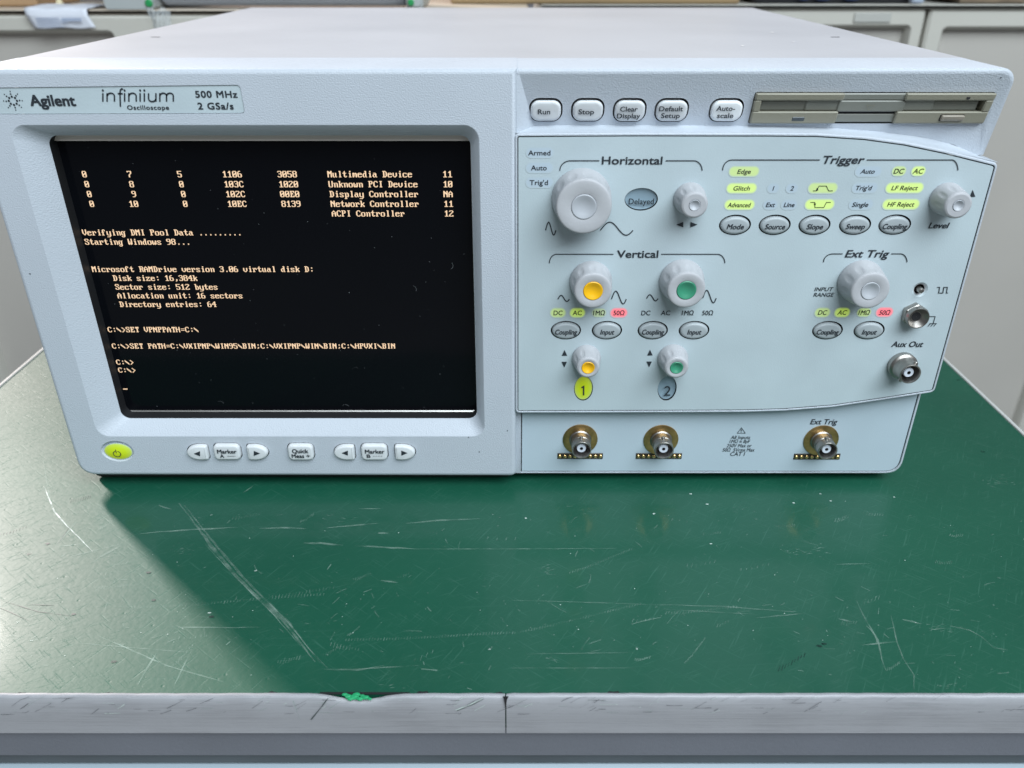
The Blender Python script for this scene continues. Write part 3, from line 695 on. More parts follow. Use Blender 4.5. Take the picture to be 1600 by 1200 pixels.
# ---- keys
def key_mesh(l, yf, out, mt, rnd=.0012, gap=.0005, nm='push_button', parent=None, back=.0038):
    mb = MB(); l0 = offset(l, -gap); loops = [[(p[0], yf(*p) + back, p[1]) for p in l0]]
    for a in (0, 25, 50, 72, 90):
        q = offset(l0, -rnd * (1 - math.cos(R(a)))); d = out - rnd * (1 - math.sin(R(a)))
        loops.append([(p[0], yf(*p) - d, p[1]) for p in q])
    cx = sum(p[0] for p in l) / len(l); cz = sum(p[1] for p in l) / len(l)
    mb.loft(loops, mt, cap1=True)
    return part(mb, nm, parent, 30)
flat0 = lambda x, z: 0.
names5 = [[('Run', 850, 174.5, 19)], [('Stop', 916, 174.5, 24)], [('Clear', 982.5, 170.3, 27), ('Display', 982, 181, 36)], [('Default', 1048.5, 169.8, 37), ('Setup', 1047.5, 180.5, 29)], [('Auto-', 1134, 169.3, 29), ('scale', 1133, 180.5, 25)]]
for l, words in zip(UK, names5):
    k = key_mesh([(p[0], p[1] - .0003) for p in l], yU, .0020, mat('key_rubber_clean', (.82, .85, .87), .45) if words[0][0] == 'Auto-' else KEYM, rnd=.0015, gap=.0007); k['label'] = 'white key marked ' + ' '.join(w[0] for w in words)
    mb = MB()
    for w, u, v, wp in words: text(mb, w, u, v, wp, 7.6, lambda uu, vv: yuv(uu, vv) - .0023, bold=.022, yplane=lambda x, z: yU(x, z) - .0023)
    part(mb, 'lettering', k)
LKd = dict(LK)
for nm in ('mA', 'qm', 'mB', 'la', 'ra', 'lb', 'rb'):
    k = key_mesh(LKd[nm], flat0, .0022, KEYM)
    mb = MB(); Y = -.0024
    def tri(u, v, w, h, d, y):
        s = -1 if d in 'lb' else 1
        if d in 'lr': q = P([(u + s * w / 2, v), (u - s * w / 2, v + h / 2), (u - s * w / 2, v - h / 2)], y)
        else:
            s = 1 if d == 'u' else -1; q = P([(u, v - s * h / 2), (u + w / 2, v + s * h / 2), (u - w / 2, v + s * h / 2)], y)
        if area2(q) < 0: q = q[::-1]
        mb.poly(q, y, INK)
    if nm == 'mA': text(mb, 'Marker', 354.5, 705.3, 30, 5.6, Y, bold=.028); text(mb, 'A', 347, 712.3, 6, 4.8, Y, bold=.028); ribbon(mb, P([(355, 712.4), (368, 712.4)], Y), .00022, Y - .0002, INK)
    if nm == 'mB':
        text(mb, 'Marker', 585.5, 705.3, 30, 5.6, Y, bold=.028); text(mb, 'B', 576, 712.3, 5.5, 4.8, Y, bold=.028)
        for q in range(4): ribbon(mb, P([(583 + q * 4, 712.4), (585.4 + q * 4, 712.4)], Y), .00022, Y - .0002, INK)
    if nm == 'qm': text(mb, 'Quick', 469, 704.6, 25, 5.8, Y, bold=.028); text(mb, 'Meas', 465.5, 712.2, 19, 5.4, Y, bold=.028); text(mb, '+', 481.5, 712.2, 6, 5.0, Y, bold=.03)
    if nm == 'la': tri(307.5, 709, 10, 8, 'l', Y)
    if nm == 'ra': tri(401.5, 708.5, 10, 8, 'r', Y)
    if nm == 'lb': tri(538.5, 708, 10, 8, 'l', Y)
    if nm == 'rb': tri(632, 708, 10, 8, 'r', Y)
    part(mb, 'lettering', k)
# power button
def glow_fan(mb, loop_fn, y, mt, rings=((1., 0.), (.86, .35), (.68, .85), (.4, 1.), (.02, 1.)), bow=0.):
    loops = [loop_fn(s) for s, g in rings]; o = mb.loft([lp(l, y + bow * (1 - rings[i][0] ** 2)) for i, l in enumerate(loops)], mt, cap1=True)
    n = len(loops[0])
    for i, (s, g) in enumerate(rings):
        for j in range(n): mb.g[o + i * n + j] = g
px, pz = fp(184, 706.3); sx, sz = pxs(184, 706)
mb = MB(); glow_fan(mb, lambda s: ell(px, pz, 21.8 * sx * s, 12.4 * sz * s), .0006, LENSG, ((1., .45), (.9, .9), (.6, 1.), (.02, 1.)), -.0016)
el = ell(px, pz, 21.8 * sx, 12.4 * sz); mb.loft([lp(el, .005), lp(el, .0006)], LENSG); k = part(mb, 'power_button')
mb = MB(); cxp, czp = fp(183, 709, -.001); ribbon(mb, [(cxp + .0019 * math.cos(R(a)), czp + .0017 * math.sin(R(a))) for a in range(108, 433, 12)], .00042, -.0012, INK); ribbon(mb, [(cxp - .0002, czp + .0005), (cxp - .0002, czp + .0027)], .00042, -.0012, INK)
part(mb, 'power_symbol', k)

# oval keys on the control panel
for (o, w, wp), l in zip(OV, ovl):
    k = key_mesh([(p[0], p[1] - .00025) for p in l], flat0, .0010, OVAL, rnd=.0014, gap=.0006); k['label'] = 'grey oval key marked ' + w
    mb = MB(); text(mb, w, o[0] + .6, o[1] + 2.6, wp * .95, 7.6 if o[1] < 400 else 7.2, -.0010, bold=.02, shear=.22); part(mb, 'lettering', k)
for (o, w), l in zip(LE, lel):
    mb = MB(); x, z = fp(o[0], o[1]); sx, sz = pxs(o[0], o[1])
    rx, rz = o[2] * sx / 2 - .0003, o[3] * sz / 2 - .0003
    if w == '1': glow_fan(mb, lambda s: ell(x, z, rx * s, rz * s), .0006, LENSG, ((1., .5), (.9, .9), (.5, 1.), (.02, 1.)))
    else: mb.loft([lp(ell(x, z, rx * s, rz * s), .0010 + .0008 * (1 - s * s)) for s in (1, .8, .5, .02)], LENS, cap1=True)
    k = part(mb, 'lit_button' if w == '1' else 'round_button')
    mb = MB()
    if w == '1':
        q1 = [fp(uu, vv, .0004) for uu, vv in ((908.6, 605.6), (911.9, 603.6), (911.9, 617.5))]; ribbon(mb, q1, .00075, .0002, INK)
    else: text(mb, w, o[0] + (.5 if len(w) < 2 else 0), o[1] + (3 if len(w) > 1 else 3.5), 39 if len(w) > 1 else (5.0 if w == '1' else 10), 8.5 if len(w) > 1 else 14.5, .0004, bold=.016 if len(w) > 1 else .004)
    part(mb, 'lettering', k)

# ---- knobs
def knob(u, v, r0, r1, h, nd_, capr, capm, ph=0., say=None):
    cx, cz = fp(u, v); N = 132
    prof = [(r0 * .985, .0), (r0, -.0006), (r0 * 1.0, -.0016)]
    for i in range(1, 13):
        t = i / 12; prof.append((r0 + (r1 - r0) * t, -.0016 - (h - .0016 - .0010) * t))
    for a in (30, 60, 90): prof.append((r1 - .0010 * (1 - math.cos(R(a))), -(h - .0010) - .0010 * math.sin(R(a))))
    prof += [(r1 * .82, -h - .00005), (capr * 1.12, -h), (capr * 1.02, -h + .0002), (capr * 1.0, -h + .0005)]
    ymid = -h * .60; bb = h * .27; step = 2 * math.pi / nd_
    def mod(r, y, a):
        if r < r1 * .97: return r
        k = round((a - ph) / step); da = (a - ph - k * step) * r; d2 = (da / (r0 * .155)) ** 2 + ((y - ymid) / bb) ** 2
        return r - (.00036 * (r0 / .0098) ** .5) * max(0, 1 - d2) ** .7
    mb = MB(); lathe(mb, prof, cx, cz, KNOB, N, mod); k = part(mb, 'knob', None, 32, say)
    mb = MB(); lathe(mb, [(capr, -h + .0005), (capr, -h - .0000), (capr * .93, -h - .0002), (capr * .84, -h - .0001), (capr * .6, -h + .0004), (capr * .3, -h + .0008), (capr * .04, -h + .0009)], cx, cz, capm, 40, cap=True)
    part(mb, 'knob_cap', k)
knob(908.3, 308.5, .0131, .0119, .0150, 12, .0054, CAPG, .4, 'large knob for the horizontal scale')
knob(1077, 309, .0070, .0058, .0120, 9, .0024, CAPG, .25, 'small knob beside the Delayed button')
knob(922.8, 438.5, .0098, .0085, .0130, 10, .0044, CAPY, .95, 'large knob with yellow cap')
knob(1064.3, 437.5, .0103, .0086, .0130, 10, .0044, CAPN, .8, 'large knob with green cap')
knob(916, 558.5, .0070, .0055, .0112, 9, .0031, CAPY, .6, 'small knob with yellow cap')
knob(1050.8, 558.5, .0073, .0057, .0112, 9, .0031, CAPN, .6, 'small knob with green cap')
knob(1343, 438.5, .0103, .0087, .0130, 10, .0042, CAPG, .2, 'large knob under Ext Trig')
knob(1477, 309.5, .0071, .0059, .0120, 9, .0024, CAPG, .5, 'small knob over Level')

# ---- little backlit windows
def pill(u, v, w, h, mt, name='indicator_light'):
    x, z = fp(u, v); sx, sz = pxs(u, v); hw, hh = w * sx / 2 * 1.2, h * sz / 2 * 1.3
    def lf(s):
        r = hh * s; c = max(hw - hh, .00001) if s > .5 else max(hw - hh, .00001)
        return rrect(x - c - r, x + c + r, z - r, z + r, r * .96, 6)
    mb = MB(); glow_fan(mb, lf, -.0001, mt, ((1., 0.), (.91, .22), (.80, .62), (.66, .92), (.4, 1.), (.03, 1.))); return part(mb, name)
for a in ((1162.5, 267.8, 41, 14, LIT), (1158.8, 294, 41, 14, LITB), (1155.5, 319.8, 41, 14, LITB), (1285.6, 293.8, 40, 14.5, LIT), (1280.6, 319.3, 40, 14.5, LITB), (1404.6, 267.2, 20, 13.5, LIT), (1435, 267.2, 20, 13.5, LITB),
          (1413.3, 293.4, 51, 14.5, LITB), (1407.7, 319.2, 50, 14.5, LITB), (871.9, 488.6, 22, 13, LIT), (902.2, 488.6, 22, 13, LITB), (936, 488.6, 20, 12, PALE), (967, 488.6, 24, 13, RED),
          (1285, 488.2, 22, 13, LIT), (1315.8, 488.2, 22, 13, LITB), (1350, 488, 20, 12, LIT), (1382, 487.6, 24, 13, RED),
          (1208.4, 294, 17, 13, DIM), (1237.6, 294, 17, 13, DIM), (1203.9, 319.7, 20, 13, DIM), (1233, 319.7, 22, 13, DIM), (1357, 267.6, 36, 14, DIM), (1351.5, 293.4, 35, 14, DIM), (1345.5, 319.3, 33, 14, DIM),
          (843.5, 238.5, 37, 14, DIM), (843, 262, 37, 14, DIM), (843, 285, 37, 14, DIM)): pill(*a)

# ---- printing on the control panel
m = MB(); IY = 0.; lw = .00042
def T(b, u, v, w, c, bold=.012, sh=0., lift=.00025): text(m, b, u, v, w, c, IY, bold=bold, shear=sh, lift=lift)
def line(pts, w=lw): ribbon(m, P(pts), w, -.00025, INK)
def bracket(ul, ua, ub, uc, ud, ur, v0, vt, ve=None):
    def arcp(x0, x1): return [(x0 + (x1 - x0) * (1 - math.cos(R(a))), v0 + (vt - v0) * math.sin(R(a))) for a in range(0, 91, 10)]
    line(arcp(ul, ua) + [(ub, vt)]); line((arcp(ur, ud) + [(uc, vt)])[::-1])
def tri2(u, v, w, h, d):
    if d in 'lr': s = -1 if d == 'l' else 1; q = P([(u + s * w / 2, v), (u - s * w / 2, v + h / 2), (u - s * w / 2, v - h / 2)])
    else: s = 1 if d == 'u' else -1; q = P([(u, v - s * h / 2), (u + w / 2, v + s * h / 2), (u - w / 2, v + s * h / 2)])
    if area2(q) < 0: q = q[::-1]
    m.poly(q, -.00025, INK)
def sine(u0, u1, vm, amp, tilt=0.):
    line([(u0 + (u1 - u0) * k / 28, vm - amp * math.sin(2 * math.pi * (k / 28 - .04) * 1.0) ) for k in range(29)], .0005)
T('Horizontal', 987.7, 250.5, 94, 11.6, .022); bracket(874.7, 891, 936.5, 1040, 1084, 1097, 266.5, 251)
T('Trigger', 1318.5, 249.3, 64, 11.6, .022, .2); bracket(1129, 1143.5, 1281, 1354, 1487, 1496.5, 266, 249.7)
T('Vertical', 996.3, 396.7, 64, 10.8, .022); bracket(858.4, 869.5, 958.5, 1033, 1121, 1132.5, 411, 397)
T('Ext Trig', 1355, 396.2, 68, 10.8, .022, .2); bracket(1286.6, 1301, 1316.5, 1392.3, 1407, 1417, 409.5, 396.4)
T('Armed', 842.7, 238.6, 34.5, 7.2, .014); T('Auto', 842, 262, 24.5, 7.2, .014); T("Trig'd", 841.9, 285, 28.5, 7.2, .014)
sine(852.5, 868.5, 357, 10); sine(938, 989, 357, 10.2)
tri2(1062, 350.8, 11, 8.5, 'l'); tri2(1084.2, 350.8, 11, 8.5, 'r')
for b, u, v, w in (('Edge', 1162.5, 267.8, 21), ('Glitch', 1158.8, 294, 25.5), ('Advanced', 1155, 320, 36), ('1', 1208.4, 294, 2.2), ('2', 1237.5, 294, 5), ('Ext', 1203.8, 319.7, 14), ('Line', 1233, 319.7, 16.5), ('Auto', 1355.6, 267.5, 22), ("Trig'd", 1350, 293.4, 25), ('Single', 1344, 319.4, 25), ('DC', 1404.4, 267.2, 16), ('AC', 1434.7, 267.2, 16.5), ('LF Reject', 1413.4, 293.4, 41), ('HF Reject', 1407.5, 319, 42)):
    T(b, u, v, w, 6.6 if len(b) != 2 else 7.4, .014, .2)
T('Level', 1467, 352, 32, 8.4, .022, .2); tri2(1519.4, 301.8, 8.5, 11, 'u')
line([(1270, 298), (1276, 297.8), (1279.5, 290.5), (1291, 290.5), (1294.5, 298), (1301, 298)], .0003); line([(1266, 316), (1273, 316), (1273, 324), (1287, 324), (1291, 316), (1298, 316)], .0003)
tri2(1276.6, 295, 4, 4.5, 'u'); tri2(1273, 320, 4, 4.5, 'd')
for b, u, w in (('DC', 871.9, 14), ('AC', 902, 14.5), ('1MΩ', 936, 18), ('50Ω', 967, 17), ('DC', 1009, 14), ('AC', 1039.8, 14.5), ('1MΩ', 1074.5, 18), ('50Ω', 1105.5, 17)): T(b, u, 488.6, w, 6.8, .012, 0.05)
for b, u, w in (('DC', 1285, 14), ('AC', 1315.8, 14.5), ('1MΩ', 1350, 17.5), ('50Ω', 1382, 17)): T(b, u, 488, w, 6.8, .012, .18)
sine(871.5, 889.5, 466, 4.8); sine(955.5, 978.5, 464.5, 10); sine(1010, 1028, 465, 4.8); sine(1098, 1119, 463, 9.8)
tri2(882, 551, 8.6, 9, 'u'); tri2(881.6, 569.5, 8.6, 9, 'd'); tri2(1015.5, 550.5, 8.6, 9, 'u'); tri2(1014.2, 569, 8.6, 9, 'd')
T('INPUT', 1287.3, 451.5, 29, 5.6, .012, .18); T('RANGE', 1287, 460.2, 31.5, 5.6, .012, .18)
line([(1464.5, 457.5), (1468.5, 457.5), (1467.6, 448.8), (1464.5, 448.8)][::-1] if False else [(1464, 448.6), (1468, 448.6), (1466.5, 457.6), (1473, 457.6), (1474.5, 448.6), (1480, 448.6), (1478.6, 457.6), (1481, 457.6)], .0004)
line([(1449, 494.3), (1461, 494.3), (1458, 505)], .00035); line([(1452, 505.3), (1463.5, 505.3)], .00035)
for d in (0, 4.5, 9): line([(1453.5 + d, 505.3), (1449.5 + d, 509.8)], .00035)
T('Aux Out', 1417.8, 537.5, 49, 8.2, .02, .2)
part(m, 'lettering', panel)
m = MB(); IY = LY
def P2(pts): return P(pts, LY)
T('Ext Trig', 1287.4, 658.6, 42, 7.6, .016, .2)
for b, u, v, w, c in (('All Inputs', 1157, 682.9, 30, 5.0), ('1MΩ ≈ 8pF', 1156, 689.2, 32, 5.0), ('250V Max or', 1155, 695.8, 39, 5.0), ('50Ω  5Vrms Max', 1154, 702.5, 50, 5.0), ('CAT I', 1152.6, 708.8, 23, 5.8)): T(b, u, v, w, c, .006, .15)
ribbon(m, P2([(1152, 676.5), (1164.5, 676.5), (1158.4, 668)]), .0003, LY - .00025, INK, True); ribbon(m, P2([(1158.3, 670.5), (1158, 673.8)]), .0004, LY - .00025, INK); ribbon(m, P2([(1158, 674.6), (1158, 675.4)]), .0004, LY - .00025, INK)
part(m, 'lettering', lower)

# ---- name plate, top left
PLT = .0004
m = MB(); l2 = offset(lab, -.0002); m.loft([lp(l2, .0008), lp(l2, PLT)], PANEL); m.holed(l2, [], lambda x, z: PLT, PANEL); plate = part(m, 'name_plate')
m = MB(); IY = PLT
bx, bz = fp(20.5, 157.3, PLT); sx, sz = pxs(20.5, 157, PLT)
for k in range(8):
    a = R(45 * k)
    for rr, da, q in ((6.4, .0, 1.75), (10.6, .06, 1.25), (14.6, .02, .95)):
        m.poly(ell(bx + rr * sx * math.cos(a + da), bz + rr * sz * math.sin(a + da), q * sx, q * sz, 10), PLT - .0002, INK)
def Tr(b, ul, ur, vb, cap, bold, sp=1.0):   # word by left/right ends and baseline
    text(m, b, (ul + ur) / 2, vb - cap / 2, ur - ul, cap, PLT, bold=bold, space=sp)
Tr('Agilent', 47, 117, 164.8, 16.0, .035); Tr('500 MHz', 305.5, 370.5, 152.0, 9.8, .03, 1.1); Tr('2 GSa/s', 309.5, 364.5, 170.4, 9.8, .03, 1.1); Tr('Oscilloscope', 199, 264, 171, 6.4, .025, 1.1)
# thin rounded wordmark drawn as strokes
ux = 160.0; vb = 158.6; xh = 13.2; sw = .00060
def st_(pts): ribbon(m, [fp(u, v, PLT) for u, v in pts], sw, PLT - .0002, INK)
def dot_(u, v): x, z = fp(u, v, PLT); m.poly(ell(x, z, .00042, .00048, 12), PLT - .0002, INK)
def arch(u, w): return [(u + w / 2 - w / 2 * math.cos(R(a)), vb - xh + w * .42 * 1.0 - w * .42 * math.sin(R(a))) for a in range(0, 181, 15)]
for ch_ in 'infiniium':
    if ch_ == 'i': st_([(ux + 1, vb), (ux + 1, vb - xh)]); dot_(ux + 1, vb - xh - 4.2); ux += 6.6
    elif ch_ == 'n': st_([(ux + 1, vb), (ux + 1, vb - xh)]); st_(arch(ux + 1, 11.5) + [(ux + 12.5, vb)]); ux += 17.6
    elif ch_ == 'u': st_([(p[0], 2 * vb - xh - p[1]) for p in ([(ux + 1, vb)] + arch(ux + 1, 11.5))]); st_([(ux + 12.5, vb - xh), (ux + 12.5, vb)]); ux += 17.6
    elif ch_ == 'm': st_([(ux + 1, vb), (ux + 1, vb - xh)]); st_(arch(ux + 1, 10.5) + [(ux + 11.5, vb)]); st_(arch(ux + 11.5, 10.5) + [(ux + 22, vb)]); ux += 27
    elif ch_ == 'f': st_([(ux + 8.5, vb - 19.4), (ux + 6.2, vb - 19.8), (ux + 4.2, vb - 18), (ux + 3.6, vb - 14), (ux + 3.8, vb - 4), (ux + 4.2, vb + 8)]); st_([(ux, vb - xh + .8), (ux + 8, vb - xh + .8)]); ux += 9.8
part(m, 'lettering', plate)

# ---- connectors
def bnc(u, v, y, washer, nut=True):
    cx, cz = fp(u, v, y); L = .0108
    mb = MB()
    prof = [(.0058, y - .0001), (.0057, y - .0012), (.0052, y - .0016), (.0051, y - .0058), (.00482, y - .0061), (.00482, y - .0070), (.0050, y - .0073), (.0050, y - L + .0003), (.0048, y - L), (.0044, y - L), (.0042, y - L + .0005), (.0041, y - .002), (.001, y - .002)] if washer else \
           [(.0066, y - .0001), (.0068, y - .0005), (.0068, y - .0030), (.0064, y - .0036), (.0056, y - .0040), (.0050, y - .0052), (.0050, y - L + .0003), (.0048, y - L), (.0044, y - L), (.0042, y - L + .0005), (.0041, y - .002), (.001, y - .002)]
    n = len(prof) - 1; lathe(mb, prof, cx, cz, NICKEL, 56, mts=[NICKEL] * (n - 2) + [NICKD, NICKD])
    b = part(mb, 'bnc_connector', None, 30)
    mb = MB(); lathe(mb, [(.0024, y - .002), (.0024, y - L + .0022), (.0022, y - L + .0018), (.0009, y - L + .0018), (.0008, y - L + .0022), (.0008, y - .004), (.0001, y - .004)], cx, cz, TEFLON, 32, mts=[TEFLON] * 3 + [NICKEL, GAP, GAP]); part(mb, 'insulator', b)
    for a in ((92, 272) if washer else (60, 240)):
        ca, sa = math.cos(R(a)), math.sin(R(a)); mb = MB(); ly = y - .0066 if washer else y - .0078
        def ring(r0, d): return [(cx + ca * d - sa * r0 * math.cos(t), ly + r0 * math.sin(t), cz + sa * d + ca * r0 * math.cos(t)) for t in [6.283 * k / 14 for k in range(14)]]
        mb.loft([ring(.0010, .0046), ring(.0010, .0057), ring(.0008, .0060)], NICKEL, cap1=True); part(mb, 'locking_lug', b)
    if washer:
        mb = MB(); lathe(mb, [(.0091, y - .00005), (.0091, y - .0005), (.0089, y - .0006), (.0058, y - .0006)], cx, cz, BRASS, 56); part(mb, 'mounting_washer', b)
        mb = MB(); lathe(mb, [(.0088, y - .00065), (.0088, y - .0007), (.0012, y - .0007)], 0, 0, BRASS, 3) if False else None
    return b
bnc(906.5, 686.3, LY, True); bnc(1032.5, 687, LY, True); bnc(1282.5, 687.6, LY, True); bnc(1407.8, 569.2, 0., False)
for u0, u1, v0, v1 in ((870.8, 942, 707.8, 717), (993.3, 1065.3, 707.8, 717), (1240, 1312.5, 708.6, 718)):
    x0, x1, z0, z1 = kx(u0, u1, v0, v1, LY); mb = MB(); box(mb, x0, x1, LY - .0003, LY + .001, z0, z1, mat('contact_strip_black', (.03, .022, .012), .4), .0002); s = part(mb, 'contact_strip')
    for k in range(9):
        cx = x0 + (x1 - x0) * (k + .5) / 9; cz = (z0 + z1) / 2; mb = MB(); lathe(mb, [(.00098, LY - .0003), (.00098, LY - .0006), (.0007, LY - .0009), (.0002, LY - .00105)], cx, cz, PINM, 14, cap=True); part(mb, 'contact_pin', s)
# earth jack: hex nut and funnel socket
cx, cz = fp(1426.5, 490); mb = MB()
hexl = [(cx + 0.0059 * math.cos(R(60 * k + 30)), cz + 0.0059 * math.sin(R(60 * k + 30))) for k in range(6)]
hexs = roundpoly(hexl, .0008, 3); mb.loft([lp(hexs, -.0001), lp(hexs, -.0030), lp(offset(hexs, -.0005), -.0034)], NICKEL, cap1=True)
lathe(mb, [(.0052, -.0034), (.0052, -.0055), (.0050, -.0060), (.0046, -.0060), (.0043, -.0056), (.0026, -.0036), (.0022, -.0030)], cx, cz, NICKEL, 44)
lathe(mb, [(.0022, -.0030), (.0021, -.00345), (.0001, -.00345)][:1] + [(.0022, -.0036), (.0001, -.0036)], cx, cz, GAP, 24)
part(mb, 'earth_jack', None, 30)
# calibration pin in its hole
cx, cz = hx - .0001, hz_ ; mb = MB(); lathe(mb, [(.0014, .006), (.0014, -.0012), (.0011, -.0018), (.0005, -.0021), (.0001, -.0021)], cx, cz, NICKEL, 20); part(mb, 'calibration_pin', None, 30)
mb = MB(); mb.poly(ell(hx, hz_, .004, .004, 30), .0075, GAP); part(mb, 'pin_socket')

# ---- floppy drive
def FB(q0, q1, r0, r1):                     # crop coordinates of the close look -> plane box
    return kx(1150 + q0 * .28125, 1150 + q1 * .28125, 120 + r0 * .28125, 120 + r1 * .28125, yuv)
x0, x1, z0, z1 = fdx0 + .0003, fdx1 - .0003, fdz0 + .0003, fdz1 - .0003
W_ = x1 - x0; H_ = z1 - z0
def fx(q): return x0 + W_ * (q - 90) / 1315
def fz(r): return z1 - H_ * (r - 78) / 188
def fbox(q0, q1, r0, r1, d0, d1, mt, b=.0005, mb=None, nm=None, parent=None):
    own = mb is None; mb = mb or MB()
    a, c, e, f = fx(q0), fx(q1), fz(r1), fz(r0)
    l = rrect(a, c, e, f, min(.0006, (f - e) * .2), 2); li_ = offset(l, -b)
    def yy(p, d): return yU(*p) + d
    mb.loft([[(p[0], yy(p, d1), p[1]) for p in l], [(p[0], yy(p, d0 + b), p[1]) for p in l], [(p[0], yy(p, d0), p[1]) for p in li_]], mt, cap1=True)
    return part(mb, nm, parent) if own else None
mb = MB()
fbox(90, 575, 78, 122, -.0022, .006, BEIGE, mb=mb); fbox(570, 925, 80, 124, -.0008, .006, FLAP, mb=mb); fbox(912, 1405, 78, 122, -.0022, .006, BEIGE, mb=mb)
fbox(90, 570, 190, 266, -.0022, .006, BEIGE, mb=mb); fbox(565, 905, 208, 262, -.0004, .006, FLAP, mb=mb); fbox(895, 1405, 190, 266, -.0022, .006, BEIGE, mb=mb)
fbox(90, 128, 119, 193, -.0021, .006, BEIGE, mb=mb); fbox(1362, 1405, 119, 193, -.0022, .006, BEIGE, mb=mb)
fd = part(mb, 'floppy_drive', None, 30)
mb = MB(); fbox(124, 1345, 126, 190, .0004, .006, FLAP, mb=mb); fbox(382, 1095, 118, 189, -.0004, .006, FLAP, mb=mb); fbox(560, 930, 124, 193, -.0011, .006, FLAP, mb=mb, b=.0004); fl_ = part(mb, 'disk_flap', fd, 30)
mb = MB()
q = [(fx(718), fz(152)), (fx(738), fz(186)), (fx(762), fz(152))]; n0 = len(mb.v); ribbon(mb, q, .0002, 0, BEIGE, True); mb.v[n0:] = [(p[0], yU(p[0], p[2]) - .0013, p[2]) for p in mb.v[n0:]]; part(mb, 'arrow_mark', fl_)
fbox(318, 390, 222, 250, -.0024, .002, mat('drive_lamp', (.06, .075, .085), .25), .0003, nm='drive_lamp', parent=fd)
fbox(1140, 1280, 206, 250, -.00225, .002, GAP, .0001, nm='button_recess', parent=fd)
fbox(1146, 1274, 211, 246, -.0036, .002, mat('eject_beige', (.33, .29, .235), .45), .0004, nm='eject_button', parent=fd)
mb = MB(); cx, cz = fx(1254), fz(103); mb.poly(ell(cx, cz, .0008, .0008, 16), yU(cx, cz) - .0023, GAP); part(mb, 'pin_hole', fd)
mb = MB(); fbox(565, 908, 196, 210, .0002, .002, GAP, .0001, mb=mb); part(mb, 'slot_shadow_gap', fd)
# tiny dirt specks moulded into the front
m = MB()
for u, v in ((47, 428), (732, 683), (749, 706), (793, 673), (1568, 122), (1578, 154)):
    x, z = fp(u, v); m.poly([(x + .0004 * random.uniform(.4, 1.3) * math.cos(k), z + .0004 * random.uniform(.4, 1.3) * math.sin(k)) for k in range(6)], -.0001 if u < 800 else yU(x, z) - .0002, INK)
part(m, 'dirt_speck', frame)

# ================================================================= BACKGROUND CABINETS AND WHAT STANDS ON THEM
def door(root, y, u0, u1, vt, pu0, pu1, pvt, zbot):
    x0, x1, zt = fp(u0, vt, y)[0], fp(u1, vt, y)[0], fp(800, vt, y)[1]; a, b, c = fp(pu0, pvt, y)[0], fp(pu1, pvt, y)[0], fp(800, pvt, y)[1]
    mb = MB(); o = rrect(x0, x1, zbot, zt, .004, 3); i = rrect(a, b, zbot + .09, c, .004, 3)
    mb.loft([lp(o, y + .02), lp(o, y + .003), lp(offset(o, -.003), y), lp(offset(i, .003), y), lp(i, y + .004), lp(offset(i, -.002), y + .016)], CAB)
    d = mb.build('door', root, 30); mb = MB(); mb.poly(i, y + .014, CABD); mb.build('inset_panel', d)
YR = .749
cabR = thing('storage_cabinet', 'grey beige cabinet with two inset doors behind the oscilloscope on the right', 'cabinet', (.8, YR + .25, -.80))
mb = MB(); zt = fp(800, 12.5, YR)[1]; xa = fp(850, 12, YR)[0]; box(mb, xa, 1.6, YR + .022, YR + .5, -.80, zt, CAB, .004); mb.build('body', cabR)
mb = MB(); box(mb, xa - .005, 1.61, YR - .004, YR + .5, zt - .001, zt + .004, CAB, .002); mb.build('top', cabR)
door(cabR, YR, 900, 1449, 14, 930, 1421, 42.5, -.78); door(cabR, YR, 1455, 1850, 14, 1476, 1806, 45, -.78)
mb = MB(); x0, z1 = fp(1336, 20, YR - .001); x1, z0 = fp(1391, 35, YR - .001); box(mb, x0, x1, YR - .0022, YR + .001, z0, z1, mat('clear_label', (.47, .47, .44), .25), .0006)
mb.build('label_holder', cabR)
YL = .640
cabL = thing('storage_cabinet', 'beige cabinet behind the left of the oscilloscope, with paper draped over its top', 'cabinet', (-.8, YL + .25, -.80))
zl = fp(60, 23, YL)[1]; mb = MB(); box(mb, -1.7, xa - .02, YL + .022, YL + .5, -.80, zl - .001, CAB, .004); mb.build('body', cabL)
mb = MB(); box(mb, -1.7, xa - .02, YL + .0005, YL + .5, zl, zl + .005, mat('cabinet_top_pale', (.60, .52, .43), .5), .002); mb.build('top', cabL)
door(cabL, YL, -420, 235, 24, -178, 174, 51.5, -.78); door(cabL, YL, 237, 1000, 24, 262, 950, 51.5, -.78)
zl += .005
# things on the left cabinet
t = thing('cardboard_box', 'brown cardboard box on the beige cabinet beside the draped paper', 'box', (-.63, YL + .12, zl))
x1 = fp(58, 10, YL + .05)[0]; mb = MB(); box(mb, x1 - .25, x1, YL + .05, YL + .25, zl + .0005, zl + .17, CARD, .002); mb.build('body', t)
mb = MB(); box(mb, x1 - .14, x1 - .09, YL + .0492, YL + .2508, zl + .0003 + .06, zl + .1708, mat('packing_tape', (.50, .36, .22), .3), .0003); mb.build('tape', t)
x0 = fp(44, 20, YL)[0]; x1 = fp(140, 20, YL)[0]; mb = MB(); n = 16; rows = []
for i in range(n + 1):
    s = i / n
    if s < .35: y, z = YL + .07 - .072 * s / .35, zl + .0012 + .002 * math.sin(s * 9)
    elif s < .5: a = (s - .35) / .15 * 1.57; y, z = YL - .002 - .006 * math.sin(a), zl + .0012 - .006 * (1 - math.cos(a)) + .001
    else: y, z = YL - .008 + .005 * (s - .5), zl - .005 - .0135 * (s - .5) / .5
    sh = .006 * max(0, s - .4) / .6; rows.append([(x0 + sh + (x1 - x0) * j / 12, y - .001 * math.sin(j * .5), z + .0008 * math.sin(j * .9 + s * 3)) for j in range(13)])
